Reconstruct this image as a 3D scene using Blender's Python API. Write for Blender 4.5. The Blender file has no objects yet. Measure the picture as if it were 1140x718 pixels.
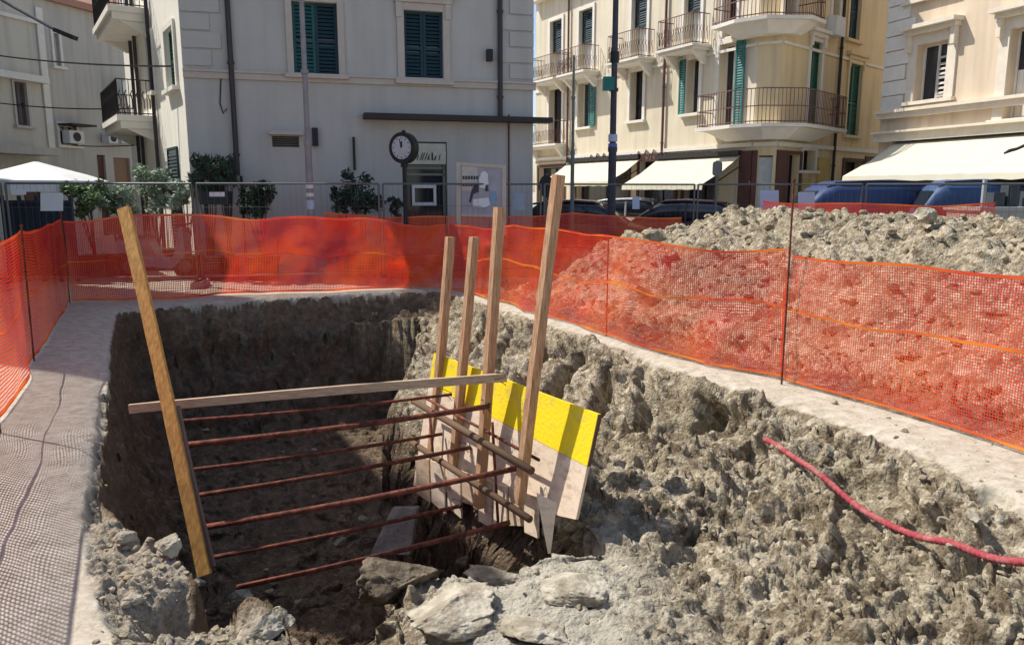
import bpy, math, random
import numpy as np
from mathutils import Vector, Matrix, noise as mnoise
from mathutils.bvhtree import BVHTree
random.seed(7)
sc = bpy.context.scene
COL = sc.collection
# ---------------------------------------------------------------- camera, sky, sun, exposure
CAMZ = 1.75
FPX = 850.0
PITCH = math.atan((359 - 212) / FPX)
cd = bpy.data.cameras.new('camera')
cam = bpy.data.objects.new('camera', cd)
COL.objects.link(cam)
cd.sensor_width = 36.0
cd.lens = 36.0 * FPX / 1140.0
cd.clip_start = 0.05
cd.clip_end = 2000
cam.location = (0, 0, CAMZ)
cam.rotation_euler = (math.radians(90) - PITCH, 0, 0)
sc.camera = cam

AZ = math.atan2(-0.91, 0.41)          # towards the sun, from +Y clockwise
EL = math.radians(52)
S = Vector((math.sin(AZ) * math.cos(EL), math.cos(AZ) * math.cos(EL), math.sin(EL)))
w = bpy.data.worlds.new('World')
sc.world = w
w.use_nodes = True
nt = w.node_tree
nt.nodes.clear()
sky = nt.nodes.new('ShaderNodeTexSky')
sky.sky_type = 'NISHITA'
sky.sun_disc = False
sky.sun_elevation = EL
sky.sun_rotation = AZ
sky.altitude = 20
sky.air_density = 1.0
sky.dust_density = 1.2
sky.ozone_density = 1.0
bg = nt.nodes.new('ShaderNodeBackground')
bg.inputs['Strength'].default_value = 0.13
wo = nt.nodes.new('ShaderNodeOutputWorld')
nt.links.new(sky.outputs[0], bg.inputs[0])
nt.links.new(bg.outputs[0], wo.inputs[0])
sl = bpy.data.lights.new('sun', 'SUN')
sl.energy = 4.6
sl.angle = math.radians(0.5)
sl.color = (1.0, 0.955, 0.88)
so = bpy.data.objects.new('sun', sl)
COL.objects.link(so)
so.location = (-20, 10, 40)
so.rotation_euler = S.to_track_quat('Z', 'Y').to_euler()
sc.view_settings.view_transform = 'Standard'
sc.view_settings.look = 'None'
sc.view_settings.gamma = 1.0
sc.view_settings.exposure = 0.42
sc.cycles.max_bounces = 7
sc.cycles.diffuse_bounces = 4
sc.cycles.transparent_max_bounces = 12

# ---------------------------------------------------------------- helpers: photograph pixel -> point of the place
cp, sp = math.cos(PITCH), math.sin(PITCH)
def ray(px, py):
    u = (px - 570) / FPX
    v = (359 - py) / FPX
    return Vector((u, cp + v * sp, -sp + v * cp))
CAM = Vector((0, 0, CAMZ))
def P(px, py, Y):
    d = ray(px, py)
    return CAM + d * (Y / d.y)
def G(px, py, z=0.0):
    d = ray(px, py)
    return CAM + d * ((z - CAMZ) / d.z)

# ---------------------------------------------------------------- materials
MATS = {}
def mat(name, col, rough=0.85, var=0.12, scale=6.0, bump=0.0, bscale=40.0, metal=0.0, spec=0.3, col2=None, detail=5.0, stretch=None, c2pos=(0.42, 0.62), streak=0.0):
    if name in MATS: return MATS[name]
    m = bpy.data.materials.new(name)
    m.use_nodes = True
    n = m.node_tree.nodes
    l = m.node_tree.links
    b = n['Principled BSDF']
    b.inputs['Roughness'].default_value = rough
    b.inputs['Metallic'].default_value = metal
    b.inputs['Specular IOR Level'].default_value = spec
    tc = n.new('ShaderNodeTexCoord')
    src = tc.outputs['Object']
    if stretch:
        mp = n.new('ShaderNodeMapping'); mp.inputs['Scale'].default_value = stretch
        l.new(src, mp.inputs[0]); src = mp.outputs[0]
    nz = n.new('ShaderNodeTexNoise')
    nz.inputs['Scale'].default_value = scale
    nz.inputs['Detail'].default_value = detail
    nz.inputs['Roughness'].default_value = 0.65
    l.new(src, nz.inputs['Vector'])
    rmp = n.new('ShaderNodeValToRGB')
    c = Vector(col[:3])
    if col2 is None:
        a_ = c * (1 - var); b_ = c * (1 + var)
        rmp.color_ramp.elements[0].position = 0.3
        rmp.color_ramp.elements[1].position = 0.7
    else:
        a_ = c; b_ = Vector(col2[:3])
        rmp.color_ramp.elements[0].position = c2pos[0]
        rmp.color_ramp.elements[1].position = c2pos[1]
    rmp.color_ramp.elements[0].color = (*a_, 1)
    rmp.color_ramp.elements[1].color = (*[min(1, x) for x in b_], 1)
    l.new(nz.outputs['Fac'], rmp.inputs[0])
    out = rmp.outputs[0]
    if streak > 0:      # rain streaks and grime that run down a wall
        mp = n.new('ShaderNodeMapping'); mp.inputs['Scale'].default_value = (2.2, 2.2, 0.16)
        l.new(tc.outputs['Object'], mp.inputs[0])
        n2 = n.new('ShaderNodeTexNoise'); n2.inputs['Scale'].default_value = 2.0; n2.inputs['Detail'].default_value = 6
        l.new(mp.outputs[0], n2.inputs['Vector'])
        mr = n.new('ShaderNodeMapRange'); mr.inputs[1].default_value = 0.45; mr.inputs[2].default_value = 0.75
        mr.inputs[3].default_value = 0.0; mr.inputs[4].default_value = streak
        l.new(n2.outputs['Fac'], mr.inputs[0])
        mx = n.new('ShaderNodeMixRGB'); mx.blend_type = 'MULTIPLY'
        mx.inputs[2].default_value = (0.55, 0.5, 0.45, 1)
        l.new(mr.outputs[0], mx.inputs[0]); l.new(out, mx.inputs[1]); out = mx.outputs[0]
    l.new(out, b.inputs['Base Color'])
    if bump > 0:
        nb = n.new('ShaderNodeTexNoise'); nb.inputs['Scale'].default_value = bscale; nb.inputs['Detail'].default_value = 6
        l.new(src, nb.inputs['Vector'])
        bp = n.new('ShaderNodeBump'); bp.inputs['Strength'].default_value = bump; bp.inputs['Distance'].default_value = 0.02
        l.new(nb.outputs['Fac'], bp.inputs['Height'])
        l.new(bp.outputs[0], b.inputs['Normal'])
    MATS[name] = m
    return m

def net_mat(name, col, trans=0.45):
    m = bpy.data.materials.new(name); m.use_nodes = True
    n = m.node_tree.nodes; l = m.node_tree.links
    n.clear()
    o = n.new('ShaderNodeOutputMaterial')
    d = n.new('ShaderNodeBsdfDiffuse'); t = n.new('ShaderNodeBsdfTranslucent'); g = n.new('ShaderNodeBsdfGlossy')
    g.inputs['Roughness'].default_value = 0.35
    g.inputs['Color'].default_value = (1, 1, 1, 1)
    nz = n.new('ShaderNodeTexNoise'); nz.inputs['Scale'].default_value = 1.3; nz.inputs['Detail'].default_value = 3
    tc = n.new('ShaderNodeTexCoord'); l.new(tc.outputs['Object'], nz.inputs['Vector'])
    rp = n.new('ShaderNodeValToRGB')
    rp.color_ramp.elements[0].position = 0.35; rp.color_ramp.elements[1].position = 0.65
    rp.color_ramp.elements[0].color = (col[0] * .8, col[1] * .5, col[2] * 1.3, 1)
    rp.color_ramp.elements[1].color = (min(1, col[0] * 1.1), col[1] * 1.9, col[2] * 1.6, 1)
    l.new(nz.outputs['Fac'], rp.inputs[0])
    l.new(rp.outputs[0], d.inputs['Color']); l.new(rp.outputs[0], t.inputs['Color'])
    a = n.new('ShaderNodeMixShader'); a.inputs[0].default_value = trans
    l.new(d.outputs[0], a.inputs[1]); l.new(t.outputs[0], a.inputs[2])
    b = n.new('ShaderNodeMixShader'); b.inputs[0].default_value = 0.035
    l.new(a.outputs[0], b.inputs[1]); l.new(g.outputs[0], b.inputs[2])
    l.new(b.outputs[0], o.inputs['Surface'])
    return m

M_wood = mat('weathered_timber', (0.34, 0.17, 0.08), 0.8, scale=5, col2=(0.58, 0.37, 0.22), bump=0.3, stretch=(14, 14, 1.2), c2pos=(0.35, 0.65))
M_woodh = mat('pale_timber', (0.40, 0.28, 0.18), 0.8, scale=5, col2=(0.58, 0.44, 0.30), bump=0.3, stretch=(1.2, 14, 14), c2pos=(0.35, 0.65))
M_woody = mat('orange_timber', (0.42, 0.19, 0.045), 0.75, scale=4, col2=(0.66, 0.38, 0.11), bump=0.3, stretch=(12, 12, 1.0), c2pos=(0.35, 0.65))
M_yellow = mat('yellow_formwork', (0.84, 0.64, 0.015), 0.6, scale=7, col2=(0.62, 0.47, 0.10), bump=0.25, c2pos=(0.52, 0.72), detail=9)
M_ply = mat('raw_plywood', (0.74, 0.60, 0.45), 0.85, scale=3, col2=(0.44, 0.33, 0.23), bump=0.3, stretch=(3, 3, 6), c2pos=(0.48, 0.72), detail=9)
M_ply2 = mat('stained_board', (0.56, 0.42, 0.29), 0.85, scale=4, col2=(0.34, 0.23, 0.15), bump=0.3, stretch=(3, 3, 6), c2pos=(0.45, 0.7), detail=9)
M_edge = mat('panel_edge', (0.12, 0.07, 0.04), 0.8)
M_rust = mat('red_rusty_steel', (0.085, 0.028, 0.018), 0.9, scale=14, col2=(0.22, 0.065, 0.038), bump=0.3)
M_iron = mat('dark_iron', (0.045, 0.04, 0.04), 0.6, metal=0.4)
M_galv = mat('galvanised_steel', (0.15, 0.155, 0.16), 0.55, metal=0.7, scale=12)
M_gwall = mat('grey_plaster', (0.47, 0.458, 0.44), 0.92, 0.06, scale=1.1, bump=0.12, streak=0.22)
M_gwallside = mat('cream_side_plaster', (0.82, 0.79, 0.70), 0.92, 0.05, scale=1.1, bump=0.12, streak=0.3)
M_gtrim = mat('pinkish_stone_trim', (0.50, 0.44, 0.40), 0.88, 0.07, scale=5)
M_grey_dark = mat('dark_recess', (0.02, 0.02, 0.022), 0.8)
M_shut = mat('dark_blue_green_shutter', (0.016, 0.045, 0.06), 0.6, 0.15)
M_teal = mat('teal_shutter', (0.02, 0.16, 0.15), 0.55, 0.12)
M_green = mat('green_shutter', (0.012, 0.11, 0.075), 0.55, 0.12)
M_glass = mat('dark_window_glass', (0.02, 0.024, 0.034), 0.12, spec=0.6)
M_cream = mat('cream_plaster', (0.70, 0.62, 0.47), 0.92, 0.07, scale=0.9, bump=0.1, streak=0.4)
M_yell = mat('yellow_plaster', (0.72, 0.58, 0.35), 0.92, 0.06, scale=0.9, bump=0.1, streak=0.45)
M_stone = mat('pale_cut_stone', (0.68, 0.61, 0.50), 0.9, 0.09, scale=4, bump=0.2)
M_whit = mat('white_stone', (0.74, 0.70, 0.62), 0.88, 0.07, scale=4)
M_rwall = mat('ochre_plaster', (0.66, 0.54, 0.40), 0.92, 0.06, scale=1.0, bump=0.1, streak=0.4)
M_brown = mat('brown_red_front', (0.12, 0.055, 0.045), 0.8, 0.15)
M_awn = mat('cream_awning_cloth', (0.60, 0.56, 0.43), 0.9, 0.04, scale=3)
M_rail = mat('rusty_railing', (0.16, 0.08, 0.07), 0.7, 0.2)
M_white = mat('white_paint', (0.66, 0.66, 0.65), 0.6, 0.04)
M_black = mat('black_paint', (0.015, 0.015, 0.018), 0.45)
M_lwall = mat('beige_plaster', (0.56, 0.52, 0.44), 0.92, 0.06, scale=0.8, streak=0.4)
M_lwall2 = mat('pale_beige_plaster', (0.50, 0.47, 0.41), 0.92, 0.06, scale=0.8, streak=0.45)
M_tile = mat('terracotta_tiles', (0.42, 0.22, 0.16), 0.85, 0.2, scale=20)
M_paper = mat('white_notice_sheet', (0.72, 0.74, 0.78), 0.7, 0.03)
M_bpaper = mat('pale_blue_sheet', (0.42, 0.50, 0.66), 0.7, 0.05)
M_leaf = mat('leaf_green', (0.07, 0.13, 0.04), 0.7, 0.4, scale=9, col2=(0.17, 0.24, 0.09))
M_leafp = mat('olive_leaf', (0.20, 0.27, 0.18), 0.7, 0.3, scale=9, col2=(0.38, 0.44, 0.32))
M_leafd = mat('dark_leaf', (0.02, 0.04, 0.028), 0.7, 0.3, scale=9, col2=(0.04, 0.07, 0.04))
M_pot = mat('dark_planter', (0.03, 0.035, 0.04), 0.6)
M_bluev = mat('blue_car_paint', (0.022, 0.045, 0.125), 0.55, 0.06, spec=0.35)
M_redv = mat('dark_red_car_paint', (0.07, 0.02, 0.03), 0.3, 0.06, spec=0.6)
M_whitev = mat('white_car_paint', (0.62, 0.63, 0.64), 0.3, 0.04, spec=0.6)
M_tyre = mat('tyre_rubber', (0.02, 0.02, 0.02), 0.9)
M_lamp = mat('headlamp_glass', (0.6, 0.6, 0.6), 0.15, spec=0.8)
M_pink = mat('pink_red_conduit', (0.30, 0.045, 0.055), 0.85, scale=9, col2=(0.42, 0.20, 0.17), c2pos=(.45, .72), bump=.3)
M_net = net_mat('orange_net', (0.95, 0.085, 0.022))
M_band = net_mat('orange_net_band', (1.0, 0.20, 0.03))
def rock_mat(name, c1, c2, sc_=5):
    return mat(name, c1, 0.95, scale=sc_, col2=c2, bump=0.9, bscale=26, spec=0.15, detail=8)
M_rock = rock_mat('pale_rock', (0.26, 0.225, 0.165), (0.46, 0.42, 0.335), 7)
M_rockw = rock_mat('white_rock', (0.48, 0.47, 0.44), (0.62, 0.61, 0.57))
M_rockg = rock_mat('grey_slab', (0.14, 0.125, 0.11), (0.22, 0.20, 0.175))
M_rockd = rock_mat('shaded_lump', (0.09, 0.07, 0.05), (0.20, 0.16, 0.11), 8)  # darker rock copy, carries the shade at the shaft lip in its colour

# ---------------------------------------------------------------- mesh helpers
def wloc(o):
    v = Vector((0, 0, 0))
    while o is not None:
        v = v + o.location; o = o.parent
    return v
def tag(o, label=None, cat=None, group=None, kind=None):
    if label: o['label'] = label
    if cat: o['category'] = cat
    if group: o['group'] = group
    if kind: o['kind'] = kind
    return o
def thing(name, loc, label, cat, group=None):
    o = bpy.data.objects.new(name, None)
    o.location = loc
    o.empty_display_size = 0.2
    COL.objects.link(o)
    return tag(o, label, cat, group)
def link_mesh(name, me, m, parent=None):
    o = bpy.data.objects.new(name, me)
    COL.objects.link(o)
    if m is not None and not me.materials: me.materials.append(m)
    if parent is not None:
        o.parent = parent
    return o
class MB:
    def __init__(s): s.v = []; s.f = []
    def add(s, vs, fs):
        k = len(s.v)
        s.v += [Vector(p) for p in vs]
        s.f += [tuple(i + k for i in f) for f in fs]
        return s
    def hexa(s, p):   # p[0..3] bottom ring, p[4..7] top ring
        return s.add(p, [(3, 2, 1, 0), (4, 5, 6, 7), (0, 1, 5, 4), (1, 2, 6, 5), (2, 3, 7, 6), (3, 0, 4, 7)])
    def box(s, x0, x1, y0, y1, z0, z1):
        return s.hexa([(x0, y0, z0), (x1, y0, z0), (x1, y1, z0), (x0, y1, z0), (x0, y0, z1), (x1, y0, z1), (x1, y1, z1), (x0, y1, z1)])
    def beam(s, a, b, wdir, ww, th):      # timber from a to b, width ww along wdir, thickness th
        a = Vector(a); b = Vector(b); t = (b - a).normalized()
        wd = Vector(wdir); wd = (wd - t * wd.dot(t)).normalized() * ww / 2
        hd = t.cross(wd).normalized() * th / 2
        L_ = (b - a).length; k = max(2, int(L_ / .12)); rr = random.Random(int(L_ * 1e4) + int(a.x * 1e3)); wx, wy = wd.normalized(), hd.normalized()
        bow = rr.uniform(-.006, .006) * L_; rings = []
        for i in range(k + 1):      # sawn timber: slightly bowed, chipped and uneven along its edges
            u_ = i / k; c = a + (b - a) * u_ + wx * bow * 4 * u_ * (1 - u_) + wy * rr.uniform(-.0012, .0012); j = lambda: 1 + rr.uniform(-.05, .03)
            rings.append([c - wd * j() - hd * j(), c + wd * j() - hd * j(), c + wd * j() + hd * j(), c - wd * j() + hd * j()])
        return s.loft(rings)
    def tube(s, pts, r, n=8, caps=True):
        pts = [Vector(p) for p in pts]
        rs = r if isinstance(r, (list, tuple)) else [r] * len(pts)
        k = len(s.v)
        up = None
        for i, p in enumerate(pts):
            t = (pts[min(i + 1, len(pts) - 1)] - pts[max(i - 1, 0)]).normalized()
            if up is None:
                up = t.orthogonal().normalized()
            up = (up - t * up.dot(t)).normalized()
            q = t.cross(up)
            for j in range(n):
                a = 2 * math.pi * j / n
                s.v.append(p + (up * math.cos(a) + q * math.sin(a)) * rs[i])
        for i in range(len(pts) - 1):
            for j in range(n):
                a = k + i * n + j; b = k + i * n + (j + 1) % n
                s.f.append((a, b, b + n, a + n))
        if caps:
            s.f.append(tuple(k + j for j in reversed(range(n))))
            s.f.append(tuple(k + (len(pts) - 1) * n + j for j in range(n)))
        return s
    def loft(s, rings, caps=True):
        k = len(s.v); n = len(rings[0])
        for r in rings: s.v += [Vector(p) for p in r]
        for i in range(len(rings) - 1):
            for j in range(n):
                a = k + i * n + j; b = k + i * n + (j + 1) % n
                s.f.append((a, b, b + n, a + n))
        if caps:
            s.f.append(tuple(k + j for j in reversed(range(n))))
            s.f.append(tuple(k + (len(rings) - 1) * n + j for j in range(n)))
        return s
    def build(s, name, m, parent=None, smooth=False, label=None):
        o0 = wloc(parent) if parent is not None else Vector((0, 0, 0))
        me = bpy.data.meshes.new(name)
        me.from_pydata([tuple(p - o0) for p in s.v], [], s.f)
        me.update()
        if smooth:
            me.polygons.foreach_set('use_smooth', [True] * len(me.polygons))
        o = link_mesh(name, me, m, parent)
        if label: o['label'] = label
        return o
def rooted(mb, name, m, loc, label, cat, group=None, smooth=False):     # a thing that is one mesh, origin at its base
    me = bpy.data.meshes.new(name)
    loc = Vector(loc)
    me.from_pydata([tuple(p - loc) for p in mb.v], [], mb.f)
    if smooth: me.polygons.foreach_set('use_smooth', [True] * len(me.polygons))
    o = link_mesh(name, me, m)
    o.location = loc
    return tag(o, label, cat, group)
def copy_tree(o, loc, label, rz=None):
    def rec(x, par):
        c = x.copy(); COL.objects.link(c)
        if par is not None: c.parent = par
        for ch in list(x.children): rec(ch, c)
        return c
    c = rec(o, None)
    c.location = loc
    if rz is not None: c.rotation_euler = (0, 0, rz)
    c['label'] = label
    return c
def grid_object(name, V, nr, nc, m, parent=None, cols=None, smooth=True):
    me = bpy.data.meshes.new(name)
    N = nr * nc
    me.vertices.add(N)
    me.vertices.foreach_set('co', V.astype(np.float32).ravel())
    r = np.arange(nr - 1)[:, None]; c = np.arange(nc - 1)[None, :]
    a = (r * nc + c)
    q = np.stack([a, a + 1, a + nc + 1, a + nc], -1).reshape(-1, 4)
    nf = len(q)
    me.loops.add(nf * 4)
    me.loops.foreach_set('vertex_index', q.ravel().astype(np.int32))
    me.polygons.add(nf)
    me.polygons.foreach_set('loop_start', np.arange(0, nf * 4, 4, dtype=np.int32))
    me.polygons.foreach_set('loop_total', np.full(nf, 4, dtype=np.int32))
    me.update(calc_edges=True)
    if smooth: me.polygons.foreach_set('use_smooth', np.ones(nf, dtype=bool))
    if cols is not None:
        at = me.color_attributes.new('kinds', 'FLOAT_COLOR', 'POINT')
        at.data.foreach_set('color', cols.astype(np.float32).ravel())
    me.validate()
    return link_mesh(name, me, m, parent), q

# ---------------------------------------------------------------- numpy noise
def _h(ix, iy, iz, seed):
    n = (ix * 374761393 + iy * 668265263 + iz * 1274126177 + seed * 974634777) & 0xffffffff
    n = ((n ^ (n >> 13)) * 1274126177) & 0xffffffff
    n = (n ^ (n >> 16)) & 0xffffffff
    n = ((n ^ (n >> 15)) * 2246822519) & 0xffffffff
    return ((n ^ (n >> 13)) & 0xffffff) / float(0xffffff)
def vn(p, seed=0):
    i = np.floor(p).astype(np.int64); f = p - i; f = f * f * (3 - 2 * f)
    r = 0
    for a in (0, 1):
        wx = f[:, 0] if a else 1 - f[:, 0]
        for b in (0, 1):
            wy = f[:, 1] if b else 1 - f[:, 1]
            for c in (0, 1):
                wz = f[:, 2] if c else 1 - f[:, 2]
                r = r + wx * wy * wz * _h(i[:, 0] + a, i[:, 1] + b, i[:, 2] + c, seed)
    return r * 2 - 1
def fbm(p, octv=4, seed=0, gain=0.5):
    s = 0; a = 1.0
    for k in range(octv):
        s = s + a * vn(p * (2.03 ** k) + 17.3 * k, seed + k); a *= gain
    return s
def wor(p, seed=0, ids=False):
    i = np.floor(p).astype(np.int64)
    best = np.full(len(p), 9.0); second = np.full(len(p), 9.0); rid = np.zeros(len(p))
    for a in (-1, 0, 1):
        for b in (-1, 0, 1):
            for c in (-1, 0, 1):
                j = i + np.array([a, b, c])
                q = np.stack([_h(j[:, 0], j[:, 1], j[:, 2], seed + k) for k in (1, 2, 3)], -1) + j
                d = np.sqrt(((q - p) ** 2).sum(1))
                m = d < best
                if ids: rid = np.where(m, _h(j[:, 0], j[:, 1], j[:, 2], seed + 9), rid)
                second = np.where(m, best, np.minimum(second, d))
                best = np.where(m, d, best)
    return (best, second, rid) if ids else (best, second)
def sstep(a, b, x):
    t = np.clip((x - a) / (b - a), 0, 1)
    return t * t * (3 - 2 * t)
def pdist(X, Y, pl, closed=False):
    d = np.full(X.shape, 1e9)
    n = len(pl)
    for k in range(n if closed else n - 1):
        ax, ay = pl[k]; bx, by = pl[(k + 1) % n]
        vx, vy = bx - ax, by - ay
        t = np.clip(((X - ax) * vx + (Y - ay) * vy) / (vx * vx + vy * vy + 1e-12), 0, 1)
        d = np.minimum(d, np.hypot(X - ax - t * vx, Y - ay - t * vy))
    return d
def inside(X, Y, pl):
    r = np.zeros(X.shape, bool); n = len(pl)
    for k in range(n):
        ax, ay = pl[k]; bx, by = pl[(k + 1) % n]
        c = ((ay > Y) != (by > Y)) & (X < (bx - ax) * (Y - ay) / (by - ay + 1e-12) + ax)
        r ^= c
    return r

# ---------------------------------------------------------------- plan of the excavation (from the photograph, at ground level)
g2 = lambda px, py, z=0.0: tuple(G(px, py, z)[:2])
Lrim = [g2(*p) for p in [(128, 347), (122, 390), (120, 430), (113, 490), (108, 545), (128, 575), (172, 596), (208, 624), (214, 648), (252, 646), (296, 660), (322, 700), (330, 718)]]
Brim = [g2(*p) for p in [(128, 347), (210, 338), (310, 331), (400, 326), (486, 323)]]
Rrim = [g2(*p) for p in [(486, 323), (530, 334), (620, 362), (690, 386), (745, 408), (800, 425), (870, 447), (960, 478), (1030, 505), (1100, 545), (1140, 572)]]
rx, ry = Rrim[-1]; r0x, r0y = Rrim[-3]
dx, dy = rx - r0x, ry - r0y; dl = math.hypot(dx, dy)
Rrim.append((rx + dx / dl * 1.6, ry + dy / dl * 1.6))
lx, ly = Lrim[-1]
near = [(Rrim[-1][0] - 0.2, 2.15), (2.0, 1.95), (0.5, 1.95), (lx + 0.15, 2.15), (lx, ly)]
Nrim = [Rrim[-1]] + near
poly = Lrim[::-1] + Brim[1:] + Rrim[1:] + near[:-1]

YR, YL = 5.05, 7.1
PA_ = P(651, 578, YR)[:2]; PB_ = P(474, 540, YL)[:2]
pdx, pdy = PB_[0] - PA_[0], PB_[1] - PA_[1]; pll = math.hypot(pdx, pdy); pdx /= pll; pdy /= pll
def terrain(X, Y):
    sh = X.shape
    pts0 = np.stack([X.ravel(), Y.ravel(), np.zeros(X.size)], -1)
    wob = fbm(pts0 * 2.2, 3, 5).reshape(sh)
    wob2 = fbm(pts0 * 6.0, 3, 9).reshape(sh)
    ins = inside(X, Y, poly)
    dL = pdist(X, Y, Lrim); dB = pdist(X, Y, Brim); dR = pdist(X, Y, Rrim); dN = pdist(X, Y, Nrim)
    # floor: deep shaft, with a rubble shelf near the camera
    shelf = sstep(-1.2, -0.75, X + wob * 0.18) * sstep(5.15, 4.7, Y + wob * 0.2 - np.clip(X, 0, 2) * 0.5)
    floor = -2.1 + 1.25 * shelf
    zL = -np.interp(dL + wob2 * 0.03, [0, .03, .14, .36, .8], [0, .12, .75, 1.6, 2.3])
    zB = -np.interp(dB + wob2 * 0.05, [0, .05, .3, .6, 1.1], [0, .12, .9, 1.5, 2.2])
    bd = [0, .12, .3, .6, 1.0, 1.5, 2.0, 2.45, 2.62, 2.8, 3.2]
    bz = [0, .03, .20, .33, .41, .47, .53, .60, .66, .74, .8]
    # the bank: its toe moves out to the shelf near the camera
    zR = -np.interp(dR + wob * 0.10, bd, bz)
    zR2 = -np.interp(dR + wob * 0.08, [0, .12, .3, .8, 1.4, 2.0, 2.6, 3.2, 4.2], [0, .03, .20, .38, .52, .66, .76, .84, .9])
    nearm = sstep(5.35, 4.85, Y)
    zR = zR * (1 - nearm) + (zR2 * shelf + (zR - 1.4 * sstep(2.4, 2.9, dR)) * (1 - shelf)) * nearm
    al = (X - PA_[0]) * pdx + (Y - PA_[1]) * pdy
    ctl = [(PA_[0] - pdx * .15, PA_[1] - pdy * .15), (PB_[0] + pdx * .3, PB_[1] + pdy * .3), (-1.35, 9.2), (-1.55, 12.6)]
    sg = pdist(X, Y, ctl) * np.where(inside(X, Y, ctl + [(-12, 14), (-12, 2.0), (-2.0, 2.0), (PA_[0] - 1.6, PA_[1] - .35)]), -1, 1)
    cut = sstep(0.03, -0.34, sg + 0.10 * wob * sstep(2.2, 3.2, al) + .03 * wob2 * (np.abs(al - 1.2) > 1.6))
    zR = zR - cut * 2.4
    zN = -np.interp(dN, [0, .1, .5, .8], [0, .15, .7, 2.0])
    z = np.maximum(np.maximum(zL, zB), np.maximum(zR, zN))
    z = np.maximum(z, floor)
    z = np.where(ins, z, 0.0)
    return z, ins, dL, dB, dR, dN, wob, wob2, shelf

ex = lambda a, b, n: a * (b / a) ** (np.arange(n) / n)
Ys = np.concatenate([[-60, -20, -6, -1.5, 0.3, 1.2, 1.7], ex(2.0, 15.0, 700), ex(15, 60, 40), [60, 120, 300, 700]])
us = np.concatenate([[-30, -8, -3, -1.6, -1.1, -.95], np.linspace(-.86, .86, 640), [.95, 1.1, 1.6, 3, 8, 30]])
sY = np.maximum(Ys, 1.5) + 1.0
Xg = us[None, :] * sY[:, None]
Yg = np.repeat(Ys[:, None], len(us), 1)
z, ins, dL, dB, dR, dN, wob, wob2, shelf = terrain(Xg, Yg)
nr, nc = Xg.shape
pts = np.stack([Xg, Yg, z], -1).reshape(-1, 3)
fn = np.array([G(500, 322)[:2], G(640, 360)[:2], G(740, 398)[:2], G(870, 425)[:2], G(1140, 505)[:2]])
# identity masks
dirt_in = np.where(ins, 1.0, 0.0)
# rubble margin of broken concrete at the near left
slab = [g2(*p) for p in [(108, 432), (99, 520), (88, 575), (94, 640), (112, 690), (132, 718)]] + [(-0.9, 2.2), (-0.4, 1.0), (0.6, 0.5), (2.5, 1.0), (4.2, 2.0)]
rub = (pdist(Xg, Yg, slab) < 9) & ~ins & (Yg < 6.9)
left_of = inside(Xg, Yg, slab[:8] + [(-14, 1.0), (-14, 6.6)])
rubm = np.where(rub & ~left_of & (Xg < 1.0) & (Xg > -3.6), 1.0, 0.0) * sstep(0.0, 0.06, pdist(Xg, Yg, slab[:8]))
beyond = np.array([tuple(p) for p in fn])
right_side = inside(Xg, Yg, [tuple(p) for p in fn] + [(8, 1), (30, 0), (30, 15), (3.5, 15), (-0.6, 13.6)])
edge = np.minimum(np.minimum(dL, dB), np.minimum(dR, dN))
A = ins * sstep(0.0, 0.12, edge)
bankm = A * (zmask := sstep(-1.3, -0.9, z))
wallm = A * (1 - zmask)
P3 = pts
flat = lambda a: a.ravel()
n_big = fbm(P3 * 2.6, 4, 21)
n_mid = fbm(P3 * 8.0, 4, 22)
n_fin = fbm(P3 * 26.0, 3, 23)
act = (flat(A) > 0) | (flat(rubm) > 0) | (flat(right_side) > 0)
w1 = np.zeros(len(P3)); w2 = np.zeros(len(P3)); w3 = np.zeros(len(P3))
idx = np.where(act)[0]
wp = P3[idx] + 0.05 * np.stack([n_mid[idx], n_big[idx], n_mid[idx]], -1)
dome = lambda a, r: np.sqrt(np.clip(r * r - a * a, 0, None))
a1, b1 = wor(wp * 6.0, 3); w1[idx] = dome(a1, .62) * sstep(-.15, .5, fbm(wp * 1.9 + 3, 2, 61))
a2, b2 = wor(wp * 15.0, 4); w2[idx] = dome(a2, .6) * sstep(-.25, .4, fbm(wp * 3.7 + 5, 2, 62))
a3, b3 = wor(wp * 2.4, 6); w3[idx] = dome(a3, .7)
blk = np.zeros(len(P3)); blk2 = np.zeros(len(P3))
wq_ = wp + 0.035 * np.stack([n_mid[idx], n_fin[idx], n_big[idx]], -1)
a5, b5, r5 = wor(wq_ * 7.5, 51, True); blk[idx] = sstep(0.02, .34, b5 - a5) * (0.25 + 1.1 * r5) * sstep(.15, .45, r5)
a6, b6, r6 = wor(wq_ * 19.0, 55, True); blk2[idx] = sstep(0.02, .38, b6 - a6) * (0.2 + 1.2 * r6) * sstep(.2, .5, r6)
a4, b4 = wor(wp * 34.0, 8); w4 = np.zeros(len(P3)); w4[idx] = dome(a4, .6) * sstep(-.3, .3, fbm(wp * 6 + 5, 2, 63))
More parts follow.
